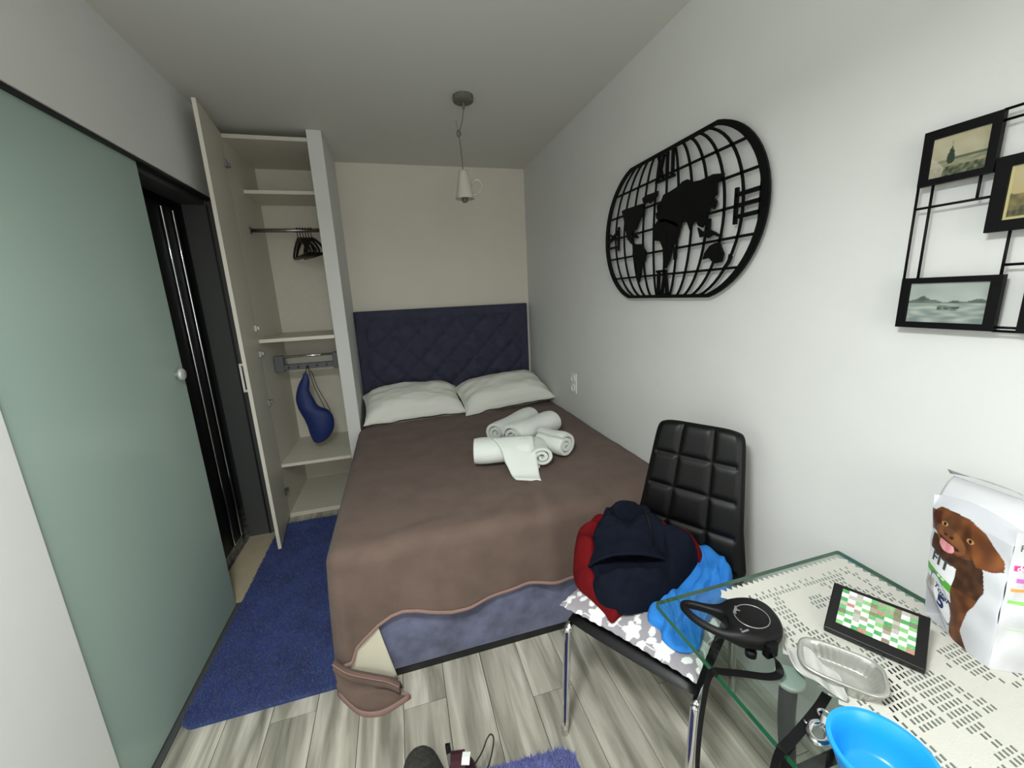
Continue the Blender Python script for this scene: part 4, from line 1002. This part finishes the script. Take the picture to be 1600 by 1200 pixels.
def sidep(u, v):
    c = mixc((216, 217, 221), (198, 199, 203), .5+.9*nz(u*4, v*6, 2))
    if u > .06:
        if .735 < v < .775: c = (204, 62, 140)
        if .66 < v < .69 and u > .10: c = (196, 110, 190)
        if .59 < v < .615: c = (236, 162, 84)
        if .505 < v < .53: c = (142, 206, 108)
        if .315 < v < .325: c = (176, 214, 140)
        if .53 < v < .73 and .12 < u < .95 and int(v*110) % 2 and c[2] > 200 and c[0] < 235: c = mixc(c, (176, 178, 182), .35)
        if .34 < v < .42 and int(v*150) % 2: c = mixc(c, (188, 188, 192), .4)
    return c
m = MB(); NU, NV = 60, 160; m.grid(NU, NV, lambda u, v: bagp(1, u, v)); build('side_panel', m, 'print', bag, smooth=True, colors=paint(NU, NV, sidep), recalc=False)
m = MB()
def q3(P, z): return (P.x, P.y, z)
zt = TZ2+BH
m.grid(10, 20, lambda u, v: q3(BB[2].lerp(BB[3], u).lerp(BT[2].lerp(BT[3], u), v), TZ2+BH*v)); m.grid(10, 20, lambda u, v: q3(BB[3].lerp(BB[0], u).lerp(BT[3].lerp(BT[0], u), v), TZ2+BH*v))
m.add([q3(b, TZ2) for b in BB], [(0, 1, 2, 3)]); build('back_panel', m, 'bag_white', bag)
# folded, half open top
def topf(u, v):
    f = Vector(bagp(0, u, 1.0)[:2]); f = Vector((f.x, f.y)); bk = Vector((1.118, .512)).lerp(Vector((1.106, .405)), u); p = f.lerp(bk, v)
    z = zt+.012*math.sin(u*PI)*(1-v)+.028*v+.006*math.sin(v*PI)
    return (p.x, p.y, z)
m = MB(); m.grid(24, 14, topf); build('top_fold', m, 'bag_white', bag, smooth=True, solid=.001)
m = MB(); m.grid(14, 6, lambda u, v: (1.122-.012*u-.012*v, .520-.112*u, zt+.030+.010*math.sin(u*2.6)*(1-v)+.012*v-.02*(1-v)*0)); build('top_lip', m, 'bag_silver', bag, smooth=True, solid=.001)
m = MB(); m.add([bagp(1, u, 1) for u in (0, .5, 1)]+[topf(1, v) for v in (0, .5, 1)], [(0, 1, 4, 3), (1, 2, 5, 4)]); build('side_gusset', m, 'bag_white', bag)
# printed lettering, laid on the curved panels
dep = bpy.context.evaluated_depsgraph_get()
def lettering(txt, size, fi, u0, v0, rot, m_, uw, sh=0., bold=0.):
    cu = bpy.data.curves.new('lettering', 'FONT'); cu.body = txt; cu.size = 1; cu.offset = bold; cu.align_x = 'LEFT'; ob = bpy.data.objects.new('lettering', cu); C.objects.link(ob)
    bpy.context.view_layer.update(); dg = bpy.context.evaluated_depsgraph_get(); me = ob.evaluated_get(dg).to_mesh()
    bm = bmesh.new(); bm.from_mesh(me); bmesh.ops.triangulate(bm, faces=bm.faces); bmesh.ops.subdivide_edges(bm, edges=bm.edges, cuts=1, use_grid_fill=True)
    bm.verts.index_update(); V = [v.co[:] for v in bm.verts]; F = [[v.index for v in f.verts] for f in bm.faces]; bm.free()
    bpy.data.objects.remove(ob); out = MB(); wU = uw  # panel width and height in metres
    V2 = []
    for x, y, _ in V:
        x, y = x*size, y*size; X_, Y_ = x*math.cos(rot)-y*math.sin(rot), x*math.sin(rot)+y*math.cos(rot); V2.append(bagp(fi, max(0, min(1, u0+X_/wU)), max(0, min(1, v0+Y_/BH)), .0008))
    out.add(V2, F); build('lettering', out, m_, bag, recalc=False)
lettering('FIT', .032, 0, .095, .515, -.16, 'ink_dark', .137, bold=.03)
lettering('Total', .0185, 0, .175, .322, -.55, 'ink_navy', .137, bold=.02)
lettering('5', .036, 0, .20, .200, -.35, 'ink_navy', .137, bold=.05)
lettering('PE', .018, 1, .10, .87, .0, 'ink_dark', .09, bold=.0)
lettering('du', .014, 1, .10, .738, .0, 'ink_white', .09, bold=.03)

# retractable dog leash
LH = Vector((.626, .575, GZ)); t = thing('dog_leash', 'black retractable dog leash with strap hanging over the table edge', 'dog leash', tuple(LH))
outl = catmull([(.722, .575), (.708, .535), (.680, .512), (.645, .508), (.612, .522), (.585, .542), (.562, .570), (.547, .605), (.545, .640), (.556, .657), (.575, .655), (.598, .638), (.625, .622), (.655, .625), (.690, .618), (.714, .602)], 6)
hole = catmull([(.588, .562), (.574, .576), (.560, .606), (.557, .634), (.564, .643), (.582, .630), (.600, .611), (.611, .592), (.603, .570)], 6)
def inset(P, d):
    n = len(P); out = []
    for i in range(n):
        a, b = P[i-1], P[(i+1) % n]; tx, ty = b[0]-a[0], b[1]-a[1]; l = math.hypot(tx, ty); out.append((P[i][0]-ty/l*d*-1*-1, P[i][1]+tx/l*d)) 
    return out
area_ = sum(outl[i][0]*outl[(i+1) % len(outl)][1]-outl[(i+1) % len(outl)][0]*outl[i][1] for i in range(len(outl)))
so = 1 if area_ > 0 else -1
ah = sum(hole[i][0]*hole[(i+1) % len(hole)][1]-hole[(i+1) % len(hole)][0]*hole[i][1] for i in range(len(hole))); sh_ = 1 if ah > 0 else -1
LB = GZ+.018; LT = GZ+.055
bm = bmesh.new()
def loops(P, sgn, levels):
    rings_ = []
    for (d, z) in levels:
        rg_ = []
        for p in inset(P, d*sgn):
            k_ = max(0, min(1, (.628-p[0]+(p[1]-.575)*.35)/.05)); k_ = k_*k_*(3-2*k_); zz = z
            mid = LB+.024; zz = mid+(z-mid)*(1-.52*k_)
            rg_.append(bm.verts.new((p[0], p[1], zz)))
        rings_.append(rg_)
    for a, b in zip(rings_[:-1], rings_[1:]):
        n = len(a)
        for i in range(n): bm.faces.new((a[i], a[(i+1) % n], b[(i+1) % n], b[i]))
    return rings_
lv = [(.010, LB), (.003, LB+.005), (0, LB+.013), (0, LT-.013), (.003, LT-.005), (.010, LT)]
lh = [(-.004, LB), (-.001, LB+.004), (0, LB+.010), (0, LT-.010), (-.001, LT-.004), (-.004, LT)]
ro = loops(outl, so, lv); rh = loops(hole, sh_, lh)
from mathutils.geometry import tessellate_polygon
for k in (0, -1):
    allv = list(ro[k])+list(rh[k]); tri = tessellate_polygon([[v.co.copy() for v in ro[k]], [v.co.copy() for v in rh[k]]])
    for t3 in tri:
        try: bm.faces.new([allv[q] for q in t3])
        except ValueError: pass
bm.verts.index_update(); m = MB(); m.add([v.co[:] for v in bm.verts], [[v.index for v in f.verts] for f in bm.faces]); bm.free()
body = build('housing', m, 'black_rubber', t, smooth=True, autos=.7)
m = MB(); m.tube([(.657+.034*math.cos(a), .563+.032*math.sin(a), LT+.0004) for a in np.linspace(0, 2*PI, 48)[:-1]], .0011, 6, closed=True); build('ring', m, 'silver_ink', body, smooth=True, label='thin silver ring')
m = MB()   # small leaping animal emblem on the ring
E_ = [(-.012, .002), (-.006, .004), (.002, .005), (.010, .009), (.012, .006), (.008, .003), (.004, 0), (.006, -.006), (.003, -.006), (0, -.001), (-.005, -.001), (-.010, -.005), (-.012, -.003), (-.008, .000)]
m.prism([(.640+p[0]*.9-p[1]*.35, .586+p[1]*.9+p[0]*.35) for p in E_], LT+.0002, LT+.0008); build('emblem', m, 'silver_ink', body, label='silver leaping animal emblem')
m = MB(); m.box((.605, .535, LT+.0001), (.622, .539, LT+.0008)); m.box((.607, .5415, LT+.0001), (.611, .5445, LT+.0008)); build('button_mark', m, 'silver_ink', body)
m = MB(); m.lathe([(0, 0), (.011, 0), (.011, .010), (.008, .014), (0, .014)], (.622, .527, GZ+.004), 18); build('foot', m, 'black_gloss', body, smooth=True, autos=.5)
m = MB(); m.lathe([(0, 0), (.011, 0), (.011, .010), (.008, .014), (0, .014)], (.70, .58, GZ+.004), 18); build('foot', m, 'black_gloss', body, smooth=True, autos=.5)
m = MB(); m.box((.635, .500, GZ+.012), (.662, .516, GZ+.046), .004); build('nozzle', m, 'black_gloss', body)
m = MB(); pth = catmull([(.648, .503, GZ+.022), (.650, .492, GZ+.012), (.640, .478, GZ+.004), (.615, .480, GZ+.003), (.575, .500, GZ+.003), (.545, .514, GZ+.003), (.529, .520, GZ+.004), (.519, .524, GZ-.01), (.512, .525, GZ-.06), (.503, .522, GZ-.16), (.498, .51, GZ-.28), (.507, .48, GZ-.36), (.515, .44, GZ-.37), (.512, .40, GZ-.30), (.508, .378, GZ-.15), (.514, .374, GZ-.03), (.522, .374, GZ+.001), (.532, .376, GZ+.004), (.565, .384, GZ+.003), (.606, .395, GZ+.003), (.65, .408, GZ+.003), (.684, .42, GZ+.003)], 5, closed=False)
W = []
for p in pth: W.append((.25, 1, 0))
m.ribbon(pth, W, .015, .0016); build('strap', m, 'black_rubber', t, smooth=False)
# clip
cc_ = Vector((.612, .378, GZ+.006)); an = math.radians(25)
def cp(x, y, z=0): return (cc_.x+x*math.cos(an)-y*math.sin(an), cc_.y+x*math.sin(an)+y*math.cos(an), cc_.z+z)
clip = MB(); clip.tube([cp(*q) for q in catmull([(.012, .004), (0, .012), (-.018, .011), (-.027, 0), (-.018, -.011), (0, -.011), (.010, -.005)], 5, closed=False)], .0055, 10); cl_o = build('clip', clip, 'chrome', t, smooth=True, label='chrome snap clip')
m = MB(); m.tube([cp(.010, 0), cp(.026, .001)], .006, 12); build('swivel', m, 'chrome', cl_o, smooth=True, autos=.6)
m = MB(); m.tube([cp(.034+.009*math.cos(a), .011*math.sin(a)) for a in np.linspace(0, 2*PI, 20)[:-1]], .0024, 8, closed=True); build('swivel_ring', m, 'chrome', cl_o, smooth=True)
m = MB(); m.tube([cp(-.004, .013), cp(-.004, .020), cp(-.001, .022)], .002, 8); build('thumb_lever', m, 'chrome', cl_o, smooth=True)

# ------------------------------------------------------------------ shoes on the floor
def shoe(name, label, toe, ang, L_, m_up, extras, sc=1.):
    t = thing(name, label, 'shoe', (toe[0], toe[1], 0))
    ca, sa = math.cos(ang), math.sin(ang)
    def wp(p): return (toe[0]+p[0]*ca-p[1]*sa, toe[1]+p[0]*sa+p[1]*ca, p[2])
    st = [(0, .016, .04, 0), (-.014, .036, .056, .0), (-.06, .044, .062, 0), (-.11, .044, .078, 0), (-.15, .036, .10, 0), (-.20, .034, .10, 0), (-.25, .032, .098, 0), (-.272, .018, .085, 0)]
    st = [(y*sc, hw*sc, hh*sc, q) for (y, hw, hh, q) in st]; st = catmull(st, 4, closed=False); seg = 20; V = []
    for (y, hw, hh, _) in st:
        for k in range(seg):
            a = 2*PI*k/seg; x = hw*math.cos(a)*(1 if math.sin(a) < 0 else (1-.25*math.sin(a))); z = .022+max(-.001, hh*.5*(1+math.sin(a))-.004)
            V.append(wp((x, y, z+.004*nz(x*40, y*40, 1))))
    n = len(st); F = [(i*seg+k, i*seg+(k+1) % seg, (i+1)*seg+(k+1) % seg, (i+1)*seg+k) for i in range(n-1) for k in range(seg)]+[tuple(range(seg)), tuple((n-1)*seg+k for k in range(seg))]
    m = MB(); m.add(V, F); build('upper', m, m_up, t, smooth=True)
    P = [(hw*1.05, y) for (y, hw, _, _) in st]+[(-hw*1.05, y) for (y, hw, _, _) in st[::-1]]
    m = MB(); m.prism(P, .0, .024, lambda x, y, z: wp((x, y, z))); build('sole', m, 'sole', t)
    for nm, kind, mt, pts, r in extras:
        m = MB()
        if kind == 'tube': m.tube([wp(p) for p in catmull(pts, 5, closed=False)], r, 8)
        else: m.ribbon([wp(p) for p in pts], (ca, sa, 0), r, .004)
        build(nm, m, mt, t, smooth=kind == 'tube')
    return t
shoe('shoe', 'dark olive furry shoe at the bottom edge of the photo', (-.078, 1.062), math.radians(14), .27, 'shoe_olive', [], 1.28)
shoe('shoe', 'dark burgundy shoe with black lace loop next to the blue mat', (.062, 1.008), math.radians(-14), .27, 'shoe_red',
     [('tongue', 'rib', 'shoe_red', [(-.006, -.075, .092), (-.008, -.05, .098), (-.010, -.03, .098), (-.012, -.014, .090)], .044), ('pull_tab', 'rib', 'black_plastic', [(-.030, -.045, .080), (-.038, -.022, .092), (-.044, -.002, .094), (-.046, .010, .088)], .016),
      ('patch', 'rib', 'towel', [(.016, -.062, .101), (.017, -.045, .105), (.018, -.030, .104)], .024),
      ('lace', 'tube', 'black_plastic', [(.03, -.07, .088), (.062, -.03, .095), (.078, .0, .105), (.090, .012, .110), (.100, .004, .104), (.094, -.03, .092), (.075, -.07, .08), (.04, -.08, .085)], .0022)])
for o in bpy.data.objects:
    if '_base' in o: del o['_base']
